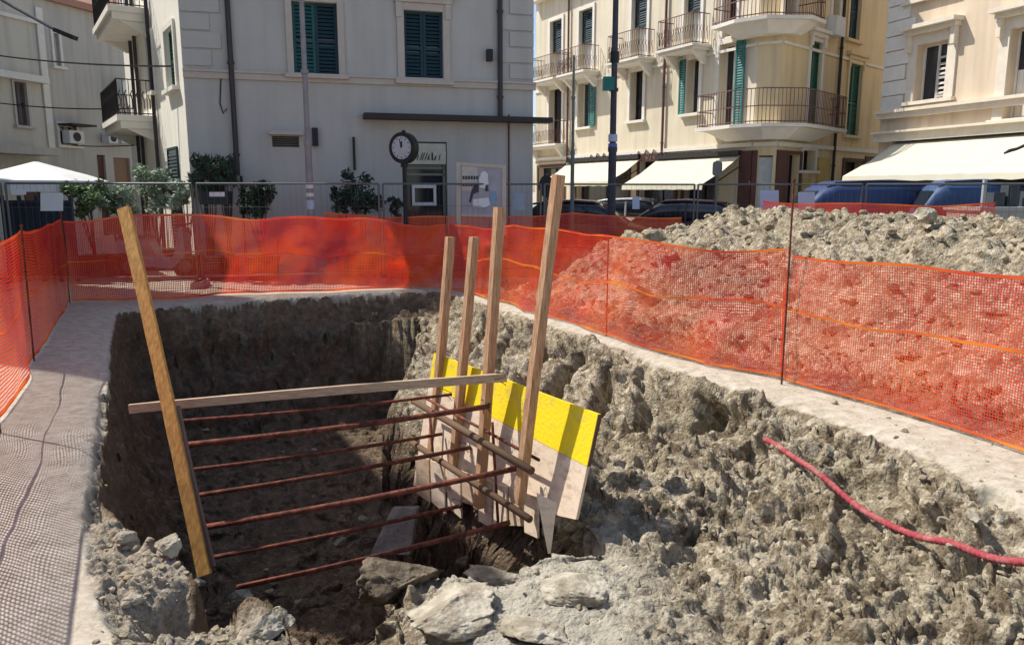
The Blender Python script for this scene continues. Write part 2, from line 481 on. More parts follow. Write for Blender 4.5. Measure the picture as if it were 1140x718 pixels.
# excavator tooth grooves behind the panel
carve = np.zeros(len(P3))
for gp, zz, wd_, dp_ in [([(566, 432), (575, 414), (592, 398), (634, 372)], -.25, .06, .15), ([(602, 446), (614, 420), (646, 396), (700, 384)], -.3, .07, .19), ([(664, 455), (672, 428), (700, 405), (735, 398)], -.35, .065, .17), ([(708, 470), (722, 436), (752, 420)], -.35, .06, .13), ([(536, 400), (552, 378), (590, 360)], -.2, .06, .13), ([(520, 372), (540, 356), (565, 348)], -.2, .06, .10), ([(640, 500), (652, 470), (668, 462)], -.4, .06, .10)]:
    gd = flat(pdist(Xg, Yg, [g2(x_, y_, zz) for x_, y_ in gp])) + 0.018 * n_mid
    carve += -dp_ * 1.6 * np.exp(-(gd / (wd_ * 1.45)) ** 4) + .08 * np.exp(-((gd - wd_ * 2.4) / wd_) ** 2)
c0 = Vector(G(640, 470, -0.4)[:2])
tx, ty = (Vector(Rrim[6]) - Vector(Rrim[1])).normalized()
tl = (flat(Xg) - c0.x) * tx + (flat(Yg) - c0.y) * ty
dRf = flat(dR)
ph = tl * 2 * math.pi / 0.46 + dRf * 1.9 - dRf ** 2 * 0.9 + 1.1 * n_big
gm = sstep(0.1, 0.5, dRf) * sstep(2.6, 2.1, dRf) * sstep(0.9, 0.2, tl) * sstep(-6.5, -5.0, tl) * flat(ins)
groove = gm * (np.clip(np.sin(ph) * 1.8, -1.0, 0.8)) * 0.02 + carve * flat(ins) * sstep(0.08, 0.3, dRf)
n_huge = fbm(P3 * 1.15 + 9, 3, 29)
lipn = sstep(0.0, 0.25, n_huge + 0.25 * n_big) * sstep(0.12, 0.3, dRf) * sstep(1.4, 0.5, dRf)
soft = flat(shelf) * sstep(1.5, 2.4, dRf) * sstep(0.25, 0.8, flat(Xg) + 1.0)      # trodden, paler foot of the bank
dz = -0.17 * lipn * flat(bankm) + flat(bankm) * (1 - .68 * soft) * (0.10 * n_huge + 0.075 * n_big + 0.04 * n_mid + 0.010 * n_fin + 0.10 * w3 * (1 - .8 * gm) + 0.07 * w1 * (1 - .6 * gm) + 0.022 * w2 * (1 - .5 * gm) + 0.008 * w4 + 0.070 * blk * (1 - .75 * gm) + 0.020 * blk2 - 0.12) + groove
dz += flat(wallm) * (0.06 * n_mid + 0.02 * n_fin + 0.05 * w2)
dz += flat(rubm) * (0.055 * n_big + 0.03 * n_mid + 0.008 * n_fin + 0.05 * w3 + 0.06 * w1 + 0.035 * w2 + 0.02 * w4 + .02 * blk + .02 * blk2 - 0.09)
fe = pdist(Xg, Yg, [tuple(p) for p in fn])
rs = flat(right_side) * sstep(0.15, 0.6, flat(fe))
dz += rs * (0.05 * n_big + 0.02 * n_mid + 0.05 * w3 + 0.05 * w1 + 0.03 * w2 + .07 * blk + .035 * blk2)
# hollows torn out of the bank face
for (qx, qy, zz, rr, dd) in [(778, 462, -.25, .13, .26), (768, 582, -.5, .09, .2), (696, 452, -.3, .12, .2), (880, 575, -.5, .08, .16), (830, 500, -.35, .07, .14), (650, 545, -.5, .1, .16), (1060, 690, -.6, .12, .18), (930, 640, -.55, .1, .13), (740, 640, -.7, .06, .1), (990, 555, -.35, .07, .12), (715, 510, -.45, .07, .15), (1100, 600, -.3, .09, .12), (800, 700, -.75, .08, .08), (600, 470, -.35, .1, .14)]:
    q = G(qx, qy, zz)
    rr_ = rr * (1 + .35 * n_mid)
    dz -= dd * np.exp(-(((flat(Xg) - q.x) ** 2 + (flat(Yg) - q.y) ** 2) / rr_ ** 2) ** 2)
# broken notch in the left edge
for (qx, qy, zz, rr, dd) in [(208, 682, -0.1, 0.17, 0.42), (165, 600, -0.05, .07, .12)]:
    q = G(qx, qy, zz)
    dz -= dd * np.exp(-(((flat(Xg) - q.x) ** 2 + (flat(Yg) - q.y) ** 2) / rr ** 2))
# displace along the slope's own normal, so that clods do not stretch on the steep faces
zs = z.copy()
for _ in range(3):
    zp = np.pad(zs, 1, mode='edge'); zs = (zp[:-2, 1:-1] + zp[2:, 1:-1] + zp[1:-1, :-2] + zp[1:-1, 2:] + zs * 2) / 6
Xi, Yi = Xg, Yg
zx = np.gradient(zs, axis=1) / np.gradient(Xi, axis=1)
zy_raw = np.gradient(zs, axis=0); xr = np.gradient(Xi, axis=0); yr = np.gradient(Yi, axis=0)
zy = (zy_raw - zx * xr) / yr
NN = np.stack([-zx, -zy, np.ones_like(zs)], -1).reshape(-1, 3)
NN[:, :2] = np.clip(NN[:, :2], -2.5, 2.5)
NN /= np.linalg.norm(NN, axis=1)[:, None]
wn = (flat(ins) * sstep(0.06, 0.25, flat(edge)))[:, None]
NN = NN * wn + np.array([0, 0, 1.0]) * (1 - wn)
V = pts.copy()
V += NN * dz[:, None]
# sideways roughness so that the walls are lumpy too
nx = fbm(V * 4.0 + 31, 3, 41); ny = fbm(V * 4.0 + 77, 4, 42)
m3 = (flat(ins) * sstep(0.02, 0.15, flat(edge)) * (0.02 + 0.06 * flat(wallm))) + flat(rubm) * 0.03
V[:, 0] += nx * m3; V[:, 1] += ny * m3
# crumbled lip
lip = np.exp(-(flat(edge) / 0.10) ** 2) * (flat(Yg) < 14) * (flat(Yg) > 1.9)
V[:, 2] -= lip * (0.015 + 0.03 * np.abs(n_mid)) * flat(np.where((dL < dR + 9), 1, 1))
cols = np.zeros((len(V), 4)); cols[:, 3] = 1
pave = (~ins) & ~(right_side & (fe > 0.05))
cols[:, 0] = flat(np.where(pave, 1.0, 0.0)) * (1 - flat(rubm))
cols[:, 1] = flat(np.where(ins | right_side, 1.0, 0.0))
# brown soil and painted-in shade in the cut walls, pale spoil on the bank
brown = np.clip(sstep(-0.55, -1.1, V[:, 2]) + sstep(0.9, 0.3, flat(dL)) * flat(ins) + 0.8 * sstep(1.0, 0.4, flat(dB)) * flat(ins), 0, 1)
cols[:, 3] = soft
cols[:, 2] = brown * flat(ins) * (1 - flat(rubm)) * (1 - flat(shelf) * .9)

gm_ = bpy.data.materials.new('ground_surface'); gm_.use_nodes = True
n = gm_.node_tree.nodes; l = gm_.node_tree.links
bs = n['Principled BSDF']; bs.inputs['Roughness'].default_value = 0.95; bs.inputs['Specular IOR Level'].default_value = 0.12
def noise_node(scale, detail=6, rough=0.6, vec=None):
    k = n.new('ShaderNodeTexNoise'); k.inputs['Scale'].default_value = scale; k.inputs['Detail'].default_value = detail; k.inputs['Roughness'].default_value = rough
    l.new(vec or tcg.outputs['Object'], k.inputs['Vector']); return k
def ramp(fac, stops):
    r = n.new('ShaderNodeValToRGB')
    while len(r.color_ramp.elements) < len(stops): r.color_ramp.elements.new(0.5)
    for e, (p_, c_) in zip(r.color_ramp.elements, stops): e.position = p_; e.color = (*c_, 1)
    l.new(fac, r.inputs[0]); return r
def mixc(fac, a, b, mode='MIX'):
    x = n.new('ShaderNodeMixRGB'); x.blend_type = mode
    if isinstance(fac, float): x.inputs[0].default_value = fac
    else: l.new(fac, x.inputs[0])
    l.new(a, x.inputs[1]); l.new(b, x.inputs[2]); return x
tcg = n.new('ShaderNodeTexCoord')
ca = n.new('ShaderNodeVertexColor'); ca.layer_name = 'kinds'
sepc = n.new('ShaderNodeSeparateColor'); l.new(ca.outputs[0], sepc.inputs[0])
nA = noise_node(1.7); nB = noise_node(9, 8, .7); nC = noise_node(45, 6, .7)
dirtc = ramp(nB.outputs['Fac'], [(0.28, (0.25, 0.205, 0.14)), (0.5, (0.43, 0.37, 0.268)), (0.72, (0.585, 0.525, 0.40))])
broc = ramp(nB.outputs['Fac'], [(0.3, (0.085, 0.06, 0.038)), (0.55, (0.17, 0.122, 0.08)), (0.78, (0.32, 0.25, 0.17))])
conc = ramp(nB.outputs['Fac'], [(0.3, (0.27, 0.235, 0.175)), (0.5, (0.46, 0.415, 0.33)), (0.75, (0.56, 0.52, 0.43))])
rubc = ramp(nC.outputs['Fac'], [(0.3, (0.20, 0.16, 0.11)), (0.5, (0.38, 0.33, 0.25)), (0.7, (0.54, 0.49, 0.40))])
# wet, darker patches of soil
patch = ramp(nA.outputs['Fac'], [(0.42, (1, 1, 1)), (0.62, (0.80, 0.78, 0.74))])
d1 = mixc(1.0, dirtc.outputs[0], patch.outputs[0], 'MULTIPLY')
def clod_tone(scale, lo, hi):
    v_ = n.new('ShaderNodeTexVoronoi'); v_.inputs['Scale'].default_value = scale
    wv = mixc(0.06, tcg.outputs['Object'], nB.outputs['Color'], 'ADD'); l.new(wv.outputs[0], v_.inputs['Vector'])
    s_ = n.new('ShaderNodeSeparateColor'); l.new(v_.outputs['Color'], s_.inputs[0])
    return ramp(s_.outputs[0], [(0.0, lo), (0.45, (.92, .91, .90)), (1.0, hi)])
t1_ = clod_tone(13.0, (.50, .45, .40), (1.25, 1.26, 1.28)); t2_ = clod_tone(34.0, (.74, .72, .69), (1.16, 1.17, 1.18))
d1b = mixc(1.0, d1.outputs[0], t1_.outputs[0], 'MULTIPLY'); d1c = mixc(1.0, d1b.outputs[0], t2_.outputs[0], 'MULTIPLY')
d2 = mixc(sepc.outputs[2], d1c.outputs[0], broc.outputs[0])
speck = ramp(nC.outputs['Fac'], [(0.62, (0, 0, 0)), (0.74, (1, 1, 1))])
wht = n.new('ShaderNodeRGB'); wht.outputs[0].default_value = (0.50, 0.47, 0.40, 1)
sm = n.new('ShaderNodeMath'); sm.operation = 'MULTIPLY'; sm.inputs[1].default_value = 0.5; l.new(speck.outputs[0], sm.inputs[0])
d3a = mixc(sm.outputs[0], d2.outputs[0], wht.outputs[0])
palec = ramp(nB.outputs['Fac'], [(0.3, (0.33, 0.30, 0.235)), (0.5, (0.47, 0.44, 0.36)), (0.75, (0.57, 0.54, 0.45))])
pm = n.new('ShaderNodeMath'); pm.operation = 'MULTIPLY'; pm.inputs[1].default_value = 0.8; l.new(ca.outputs['Alpha'], pm.inputs[0])
d3 = mixc(pm.outputs[0], d3a.outputs[0], palec.outputs[0])
# paved square beyond: pale setts
brk = n.new('ShaderNodeTexBrick'); brk.inputs['Scale'].default_value = 1.0
brk.inputs['Brick Width'].default_value = 0.6; brk.inputs['Row Height'].default_value = 0.4; brk.inputs['Mortar Size'].default_value = 0.008
brk.inputs['Color1'].default_value = (1, 1, 1, 1); brk.inputs['Color2'].default_value = (0.86, 0.85, 0.84, 1); brk.inputs['Mortar'].default_value = (0.5, 0.46, 0.42, 1)
rot = n.new('ShaderNodeMapping'); rot.inputs['Rotation'].default_value = (0, 0, math.radians(-27)); l.new(tcg.outputs['Object'], rot.inputs[0]); l.new(rot.outputs[0], brk.inputs['Vector'])
pv = mixc(0.22, conc.outputs[0], brk.outputs['Color'], 'MULTIPLY')
# dirt trodden over the paving
nD = noise_node(3.3, 8, .75)
trod = ramp(nD.outputs['Fac'], [(0.46, (0, 0, 0)), (0.62, (1, 1, 1))])
tm = n.new('ShaderNodeMath'); tm.operation = 'MULTIPLY'; tm.inputs[1].default_value = 0.85; l.new(trod.outputs[0], tm.inputs[0])
pv2 = mixc(tm.outputs[0], pv.outputs[0], rubc.outputs[0])
x1 = mixc(sepc.outputs[1], rubc.outputs[0], d3.outputs[0])
x2 = mixc(sepc.outputs[0], x1.outputs[0], pv2.outputs[0])
l.new(x2.outputs[0], bs.inputs['Base Color'])
vor = n.new('ShaderNodeTexVoronoi'); vor.inputs['Scale'].default_value = 38; l.new(tcg.outputs['Object'], vor.inputs['Vector'])
hm = n.new('ShaderNodeMath'); hm.operation = 'MULTIPLY_ADD'; hm.inputs[1].default_value = -0.55; l.new(vor.outputs['Distance'], hm.inputs[0]); l.new(nC.outputs['Fac'], hm.inputs[2])
bpn = n.new('ShaderNodeBump'); bpn.inputs['Distance'].default_value = 0.03
inv = n.new('ShaderNodeMath'); inv.operation = 'MULTIPLY_ADD'; inv.inputs[1].default_value = -0.7; inv.inputs[2].default_value = 0.95; l.new(sepc.outputs[0], inv.inputs[0])
l.new(inv.outputs[0], bpn.inputs['Strength']); l.new(hm.outputs[0], bpn.inputs['Height']); l.new(bpn.outputs[0], bs.inputs['Normal'])

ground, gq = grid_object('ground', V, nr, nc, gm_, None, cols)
tag(ground, kind='structure')
# BVH of the near ground for resting things on it
bvh = BVHTree.FromPolygons([tuple(p) for p in V.tolist()], [tuple(f) for f in gq.tolist()], all_triangles=False)
def rest(x, y, up=5.0):
    h = bvh.ray_cast(Vector((x, y, up)), Vector((0, 0, -1)))
    return h[0].z if h[0] is not None else 0.0
def hit(px, py):
    h = bvh.ray_cast(CAM, ray(px, py).normalized())
    return h[0]

# ---------------------------------------------------------------- spoil heap behind the right-hand net
F = [Vector(p) for p in fn]
fdir = (F[-1] - F[0]).normalized()
fnor = Vector((-fdir.y, fdir.x))       # away from the pit
if fnor.dot(Vector((1, 0))) < 0: fnor = -fnor
nt_, ne_ = 420, 240
T = np.linspace(-1.2, 15.5, nt_); E = np.linspace(0.5, 7.5, ne_)
TT, EE = np.meshgrid(T, E, indexing='ij')
base = Vector((F[0].x, F[0].y))
HX = base.x + fdir.x * TT + fnor.x * EE
HY = base.y + fdir.y * TT + fnor.y * EE
hp = np.stack([HX.ravel(), HY.ravel(), np.zeros(HX.size)], -1)
b_ = fbm(hp * 0.7, 3, 71); m_ = fbm(hp * 2.4, 4, 72); f_ = fbm(hp * 9, 3, 73)
h5, h6, h7 = wor(hp * 7.0 + .15 * m_[:, None], 79, True); ha, hb = wor(hp * 3.2 + .1 * m_[:, None], 74); hc, _ = wor(hp * 8.0, 75); hd, _ = wor(hp * 17.0, 76)
e = EE.ravel(); t = TT.ravel()
prof = np.interp(e, [0.5, .9, 1.6, 2.6, 3.6, 4.6, 5.8, 7.0, 7.5], [0, .06, .38, .95, 1.26, 1.30, .8, .1, -.1])
prof *= sstep(-0.9, 2.6, t + 0.5 * b_) * sstep(15.5, 14, t)
amp = np.clip(prof * 2 + .1, 0.0, 1)
hz = prof * (1 + 0.05 * b_) + amp * (0.08 * m_ + 0.03 * f_ + .07 * sstep(.02, .35, h6 - h5) * (.2 + h7) + 0.13 * np.sqrt(np.clip(.45 - ha ** 2, 0, 1)) + 0.07 * np.sqrt(np.clip(.36 - hc ** 2, 0, 1)) + .035 * np.sqrt(np.clip(.36 - hd ** 2, 0, 1))) - 0.06
hcols = np.zeros((len(hz), 4)); hcols[:, 1] = 1; hcols[:, 3] = 0.0
HV = np.stack([HX.ravel() + .06 * fbm(hp * 5, 2, 78) * amp, HY.ravel() + .06 * m_ * amp, hz], -1)
o0 = np.array([base.x + fdir.x * 7 + fnor.x * 4, base.y + fdir.y * 7 + fnor.y * 4, 0])
heap, _q = grid_object('spoil_heap', HV - o0, nt_, ne_, gm_, None, hcols)
heap.location = o0
tag(heap, 'long heap of grey brown excavated soil behind the right-hand orange netting', 'soil heap')

# ---------------------------------------------------------------- loose clods and stones
def ico(sub):
    import bmesh
    bm = bmesh.new(); bmesh.ops.create_icosphere(bm, subdivisions=sub, radius=1.0)
    vs = np.array([v.co[:] for v in bm.verts]); fs = np.array([[v.index for v in f.verts] for f in bm.faces]); bm.free()
    return vs, fs
ICO = {k: ico(k) for k in (2, 3, 5)}
def chunk(sub, seed, size, rough=0.35, planes=6):
    vs, fs = ICO[sub]
    rg = np.random.RandomState(seed)
    p = vs.copy()
    for k in range(planes):      # broken faces
        nn = rg.normal(size=3); nn /= np.linalg.norm(nn); dd = 0.45 + 0.4 * rg.rand()
        q = p @ nn
        p -= np.clip(q - dd, 0, None)[:, None] * nn
    p *= (1 + rough * 0.5 * fbm(vs * 1.6 + seed * 3.1, 3, seed))[:, None]
    if sub > 3: p *= (1 + 0.05 * fbm(vs * 9 + seed, 4, seed + 1) + .03 * fbm(vs * 26 + seed, 3, seed + 1))[:, None]
    return p * np.array(size), fs
def clods(name, spots, m):
    AV, AF, k = [], [], 0
    for i, (x, y, zz, r) in enumerate(spots):
        p, fs = chunk(2, i % 37, (r, r * random.uniform(.7, 1), r * random.uniform(.5, .8)))
        a = random.uniform(0, 6.28); ca_, sa_ = math.cos(a), math.sin(a)
        q = np.stack([p[:, 0] * ca_ - p[:, 1] * sa_ + x, p[:, 0] * sa_ + p[:, 1] * ca_ + y, p[:, 2] + zz], -1)
        AV.append(q); AF.append(fs + k); k += len(q)
    AV = np.concatenate(AV); AF = np.concatenate(AF)
    me = bpy.data.meshes.new(name)
    me.from_pydata(AV.tolist(), [], AF.tolist())
    return link_mesh(name, me, m)
M_clod = mat('soil_clod', (0.22, 0.18, 0.12), 0.97, scale=7, col2=(0.44, 0.385, 0.28), bump=0.8, bscale=50, spec=.1, c2pos=(.35, .7))
rg = random.Random(3)
spots = []
while len(spots) < 2000:
    px, py = rg.uniform(500, 1180), rg.uniform(400, 760)
    q = G(px, py, -0.3)
    if not (-1 < q.x < 5): continue
    zz = rest(q.x, q.y)
    if zz > -0.05 and rg.random() < .8 or zz < -1.0: continue
    r = 0.006 + 0.03 * rg.random() ** 4
    spots.append((q.x, q.y, zz + r * .2, r))
for i in range(900):       # crumbs along the broken left edge and on the shaft floor
    px, py = rg.uniform(105, 330), rg.uniform(470, 740)
    q = G(px, py, -0.03); zz = rest(q.x, q.y)
    if zz < -.8: continue
    if q.x < slab[2][0] + .3 and rg.random() < .93: continue
    r = 0.006 + 0.026 * rg.random() ** 3
    spots.append((q.x, q.y, zz + r * .2, r))
for i in range(60):
    q = G(rg.uniform(150, 560), rg.uniform(430, 760), -1.7)
    if not (-5 < q.x < 0.5): continue
    zz = rest(q.x, q.y); r = 0.02 + 0.07 * rg.random() ** 2
    if zz < -.9: spots.append((q.x, q.y, zz + r * .2, r))
c = clods('soil_clods', spots, M_clod); tag(c, 'loose crumbs and clods of dry soil over the bank', 'soil', kind='stuff')
hs = []
hb_ = BVHTree.FromPolygons([tuple(p) for p in HV.tolist()], [tuple(f) for f in _q.tolist()])
for i in range(2600):
    tt_, ee_ = rg.uniform(1.0, 15), rg.uniform(.6, 5)
    x = base.x + fdir.x * tt_ + fnor.x * ee_; y = base.y + fdir.y * tt_ + fnor.y * ee_
    h = hb_.ray_cast(Vector((x, y, 5)), Vector((0, 0, -1)))
    if h[0] is None: continue
    r = 0.014 + 0.075 * rg.random() ** 4
    hs.append((x, y, h[0].z + r * .2, r))
c = clods('heap_clods', hs, M_clod); tag(c, 'clods of soil lying over the long heap', 'soil', kind='stuff')

def rock(px, py, size, seed, m, label, rz=0.0, sink=0.3, cat='rock', name='rock', tilt=(0, 0), planes=7, group=None, at=None):
    q = Vector(at) if at is not None else hit(px, py)
    p, fs = chunk(5, seed, size, planes=planes)
    me = bpy.data.meshes.new(name); me.from_pydata(p.tolist(), [], fs.tolist())
    me.polygons.foreach_set('use_smooth', [True] * len(me.polygons))
    o = link_mesh(name, me, m)
    o.location = (q.x, q.y, q.z + size[2] * (1 - sink * 2)); o.rotation_euler = (tilt[0], tilt[1], rz)
    return tag(o, label, cat, group)
rock(503, 688, (.42, .28, .10), 11, M_rock, 'large pale angular rock lying nearest at the foot of the bank', .35, .3)
rock(566, 648, (.34, .22, .08), 12, M_rock, 'pale rounded rock just behind the large angular one', -.2, .25)
rock(445, 652, (.34, .20, .16), 13, M_rockd, 'earthy lump at the lip of the shaft, its shade put into the colour', .1, .3, 'earth lump', 'earth_lump')
rock(520, 628, (.10, .08, .05), 14, M_rockd, 'small dark lump between the pale rock and the plywood', .4)
rock(222, 652, (.065, .05, .045), 15, M_rockw, 'smooth white stone on the broken left edge', .2, .1, 'stone', 'stone')
rock(140, 604, (.06, .05, .035), 16, M_rock, 'pale concrete fragment on the crumbled left edge', .8, .2, 'concrete fragment', 'concrete_fragment')
rock(190, 616, (.075, .07, .06), 17, M_rock, 'crumbly yellowish lump on the left edge beside the white stone', 1.2, .2, 'rubble lump', 'rubble_lump')
rock(268, 668, (.13, .10, .075), 18, M_rock, 'rubble lump right of the white stone', .3, .3, 'rubble lump', 'rubble_lump')
rock(300, 706, (.12, .09, .07), 19, M_rock, 'lowest rubble lump of the left edge beside the dark shaft', .9, .3, 'rubble lump', 'rubble_lump')
rock(150, 668, (.055, .05, .03), 20, M_rock, 'pale concrete fragment beside the broken notch', .5, .3, 'concrete fragment', 'concrete_fragment')
rock(1052, 580, (.055, .045, .03), 21, M_rock, 'pale stone above the pink conduit, left of its neighbour', .5, .2, 'stone', 'stone')
rock(1085, 578, (.055, .035, .03), 22, M_rock, 'rightmost pale stone above the pink conduit', 1.5, .2, 'stone', 'stone')
rock(850, 622, (.06, .05, .02), 23, M_rock, 'pale clod pressed into the middle of the bank', 1.5, .3, 'stone', 'stone')
rock(1030, 245, (.17, .13, .10), 24, M_rock, 'big pale clod on top of the soil heap in front of the blue van', .6, .2, at=P(1030, 246, 9.4))
rock(728, 254, (.22, .17, .11), 25, M_clod, 'big clod at the left tail of the soil heap', .6, .2, at=P(728, 268, 11.6))
# ---------------------------------------------------------------- orange safety netting
def net(name, st, label, pitch=0.026, vp=0.026, wu=0.0095, wv=0.0105, bands=(0.5,), seed=0, wr=0.035, sag=0.04, lean=0.0, hem=0.022, folds=()):
    """st: stations (x, y, ztop, zbottom); strands are real strips"""
    st = [tuple(s) for s in st]
    P0 = np.array([(s[0], s[1]) for s in st]); zt = np.array([s[2] for s in st]); zb = np.array([s[3] for s in st])
    seg = np.hypot(*np.diff(P0, axis=0).T); cum = np.concatenate([[0], np.cumsum(seg)])
    L = cum[-1]; nu = int(L / pitch) + 1; nv = int(np.mean(zt - zb) / vp) + 1
    U = np.linspace(0, L, nu); Vv = np.linspace(0, 1, nv)
    vtop = lambda u: np.sin(u * 2.1 + seed) + .6 * np.sin(u * 4.7 + seed * 2)
    def S_(u, v):
        u = np.asarray(u, float); v = np.asarray(v, float)
        x = np.interp(u, cum, P0[:, 0]); y = np.interp(u, cum, P0[:, 1])
        a = np.interp(u, cum, zt); b = np.interp(u, cum, zb)
        k = np.clip(np.searchsorted(cum, u, side='right') - 1, 0, len(seg) - 1)
        fr = (u - cum[k]) / seg[k]
        dirx = (P0[k + 1, 0] - P0[k, 0]) / seg[k]; diry = (P0[k + 1, 1] - P0[k, 1]) / seg[k]
        q = np.stack([u * 1.1, v * 1.5, np.zeros_like(u)], -1)
        sh = q.shape[:-1]; q = q.reshape(-1, 3)
        wv_ = fbm(q * 1.2, 3, seed).reshape(sh); wz = fbm(q * np.array([1.0, 2.2, 1]), 3, seed + 5).reshape(sh)
        off = wr * wv_ * (1.0 - .5 * v) - lean * v
        zz = b + (a - b) * (v + (0.035 + .25 * wr) * wz * np.sin(np.pi * v) + .2 * wr * vtop(u) * v) - sag * np.sin(np.pi * fr) * v * np.minimum(1, seg[k] / 2.5)
        return np.stack([x - diry * off, y + dirx * off, zz], -1)
    VS, FS = [], []; cnt = 0
    def strip(pa, pb):
        nonlocal cnt
        m = len(pa)
        VS.append(np.stack([pa, pb], 1).reshape(-1, 3))
        i = np.arange(m - 1) * 2 + cnt
        FS.append(np.stack([i, i + 1, i + 3, i + 2], -1)); cnt += 2 * m
    H = float(np.mean(zt - zb))
    for j, v in enumerate(Vv):
        vv = np.full(nu, v)
        strip(S_(U, vv - wu / H / 2), S_(U, vv + wu / H / 2))
    for i, u in enumerate(U):
        uu = np.full(nv, u)
        a = S_(uu - wv / 2, Vv); b = S_(uu + wv / 2, Vv)
        a[:, :2] += 0.0015; b[:, :2] += 0.0015
        strip(a, b)
    V_ = np.concatenate(VS); F_ = np.concatenate(FS)
    loc = Vector((P0[:, 0].mean(), P0[:, 1].mean(), 0))
    root = thing(name, loc, label, 'safety netting', 'orange safety nets round the excavation')
    me = bpy.data.meshes.new('mesh_sheet'); me.from_pydata((V_ - np.array(loc)).tolist(), [], F_.tolist())
    link_mesh('mesh_sheet', me, M_net, root)
    U2 = np.linspace(0, L, max(2, int(L / 0.12)))
    def ribbon(v0, v1, nm, ofs=0.004, us_=U2):
        a = S_(us_, np.full(len(us_), v0)); b = S_(us_, np.full(len(us_), v1))
        for q in (a, b): q[:, 1] -= ofs; q[:, 0] -= ofs * .3
        VV = np.stack([a, b], 1).reshape(-1, 3) - np.array(loc)
        i = np.arange(len(us_) - 1) * 2
        me = bpy.data.meshes.new(nm); me.from_pydata(VV.tolist(), [], np.stack([i, i + 1, i + 3, i + 2], -1).tolist())
        link_mesh(nm, me, M_band, root)
    ribbon(1 - hem / H, 1.0, 'hem'); ribbon(0, hem / H, 'hem')
    for b in bands: ribbon(b - hem / H / 2, b + hem / H / 2, 'band')
    for (f0, f1, v0, v1) in folds:      # places where the net is doubled over
        VS.clear(); FS.clear(); cnt = 0
        Uf = np.arange(f0, f1, pitch) + pitch * .45; Vf = np.arange(v0, v1, vp / H) + vp / H * .5
        for v in Vf:
            a = S_(Uf, np.full(len(Uf), v - wu / H / 2)); b = S_(Uf, np.full(len(Uf), v + wu / H / 2))
            a[:, 1] -= .02; b[:, 1] -= .02; strip(a, b)
        for u in Uf:
            a = S_(np.full(len(Vf), u - wv / 2), Vf); b = S_(np.full(len(Vf), u + wv / 2), Vf)
            a[:, 1] -= .022; b[:, 1] -= .022; strip(a, b)
        me = bpy.data.meshes.new('fold'); me.from_pydata((np.concatenate(VS) - np.array(loc)).tolist(), [], np.concatenate(FS).tolist())
        link_mesh('fold', me, M_net, root)
    return S_, L
def stn(px, pyb, pyt, lift=0.03, dy=0.0):
    b = G(px, pyb); y = b.y + dy; x = b.x * y / b.y
    return (x, y, P(px, pyt, y).z, lift)
def pl_(px, Y): q = P(px, 212, Y); return (q.x, q.y)
c0_ = stn(78, 338, 243); c1_ = stn(0, 482, 276)
vx, vy = c1_[0] - c0_[0], c1_[1] - c0_[1]; ll = math.hypot(vx, vy)
far = (c1_[0] + vx / ll * 3.6, c1_[1] + vy / ll * 3.6, c1_[2], .03)
SL, _ = net('safety_net', [far, c1_, stn(38, 402, 258), c0_], 'orange net along the left edge, running from beside the camera to the back corner', seed=2, bands=(.48,), wr=.04, pitch=.036, vp=.032, wu=.012, wv=.013)
bk = [c0_, stn(205, 333, 239), stn(310, 327, 240), stn(400, 324, 244), stn(497, 320, 249)]
net('safety_net', [(x, y + .03, a, b) for x, y, a, b in bk], 'orange net across the back of the pit, doubled over in the middle', seed=5, bands=(.5,), folds=((2.9, 4.55, .45, 1.0), (5.0, 6.5, .05, .98)), wr=.14)
md = [stn(499, 322, 250), stn(570, 341, 252), stn(640, 362, 256), stn(700, 386, 266), stn(745, 398, 275), stn(868, 425, 276)]
net('safety_net', md, 'orange net sagging behind the four stakes up to the thin dark post', seed=8, bands=(.52,), folds=((7.8, 9.2, .02, .97),), wr=.09, sag=.02, pitch=.022, vp=.021, wu=.0072, wv=.0078)
rt = [stn(872, 426, 283), stn(1000, 461, 296), stn(1140, 507, 311)]
vx, vy = rt[2][0] - rt[0][0], rt[2][1] - rt[0][1]; ll = math.hypot(vx, vy)
rt.append((rt[2][0] + vx / ll * 2.2, rt[2][1] + vy / ll * 2.2, rt[2][2], .03))
net('safety_net', rt, 'taut orange net at the right, in front of the soil heap', seed=11, bands=(.55,), wr=.045, sag=.02, pitch=.0205, vp=.0195, wu=.0062, wv=.0068)
net('safety_net', [(*pl_(360, 15.0), 1.33, .03), (*pl_(470, 15.1), 1.25, .03), (*pl_(640, 15.6), 1.3, .03), (*pl_(760, 16.0), 1.2, .03)], 'dull red net farther back, from the street clock to the dark red car', seed=21, wr=.04)
net('safety_net', [(*pl_(850, 15.2), 1.55, .03), (*pl_(960, 15.1), 1.5, .03), (*pl_(1110, 14.3), 1.52, .03)], 'pinkish net showing over the soil heap in front of the blue vans', seed=23, wr=.04)
def post(p, h, lean, label, r=.009):
    mb = MB(); a = Vector((p[0], p[1], -.03)); mb.tube([a, a + Vector((lean[0], lean[1], h))], r, 6)
    mb.tube([a + Vector((lean[0], lean[1], h)), a + Vector((lean[0], lean[1], h + .02))], [r * 1.9, r * 1.2], 8)
    rooted(mb, 'net_post', M_rust, (p[0], p[1], 0), label, 'post', 'thin steel rods carrying the net', smooth=False)
post(stn(870, 428, 200), 1.86, (0, 0), 'tall thin dark rod where two nets meet in front of the soil heap')
post(c0_, 1.45, (0, 0), 'thin rod at the back left corner of the nets')
post(stn(38, 402, 258), 1.42, (.02, 0), 'thin rod midway along the left net')
post(c1_, 1.42, (0, 0), 'thin rod of the left net nearest the camera in view')
post(stn(497, 320, 249), 1.3, (0, 0), 'thin rod at the right end of the back net')
post(stn(675, 374, 258), 1.25, (0, 0), 'thin rod between the tall stake and the dark rod')

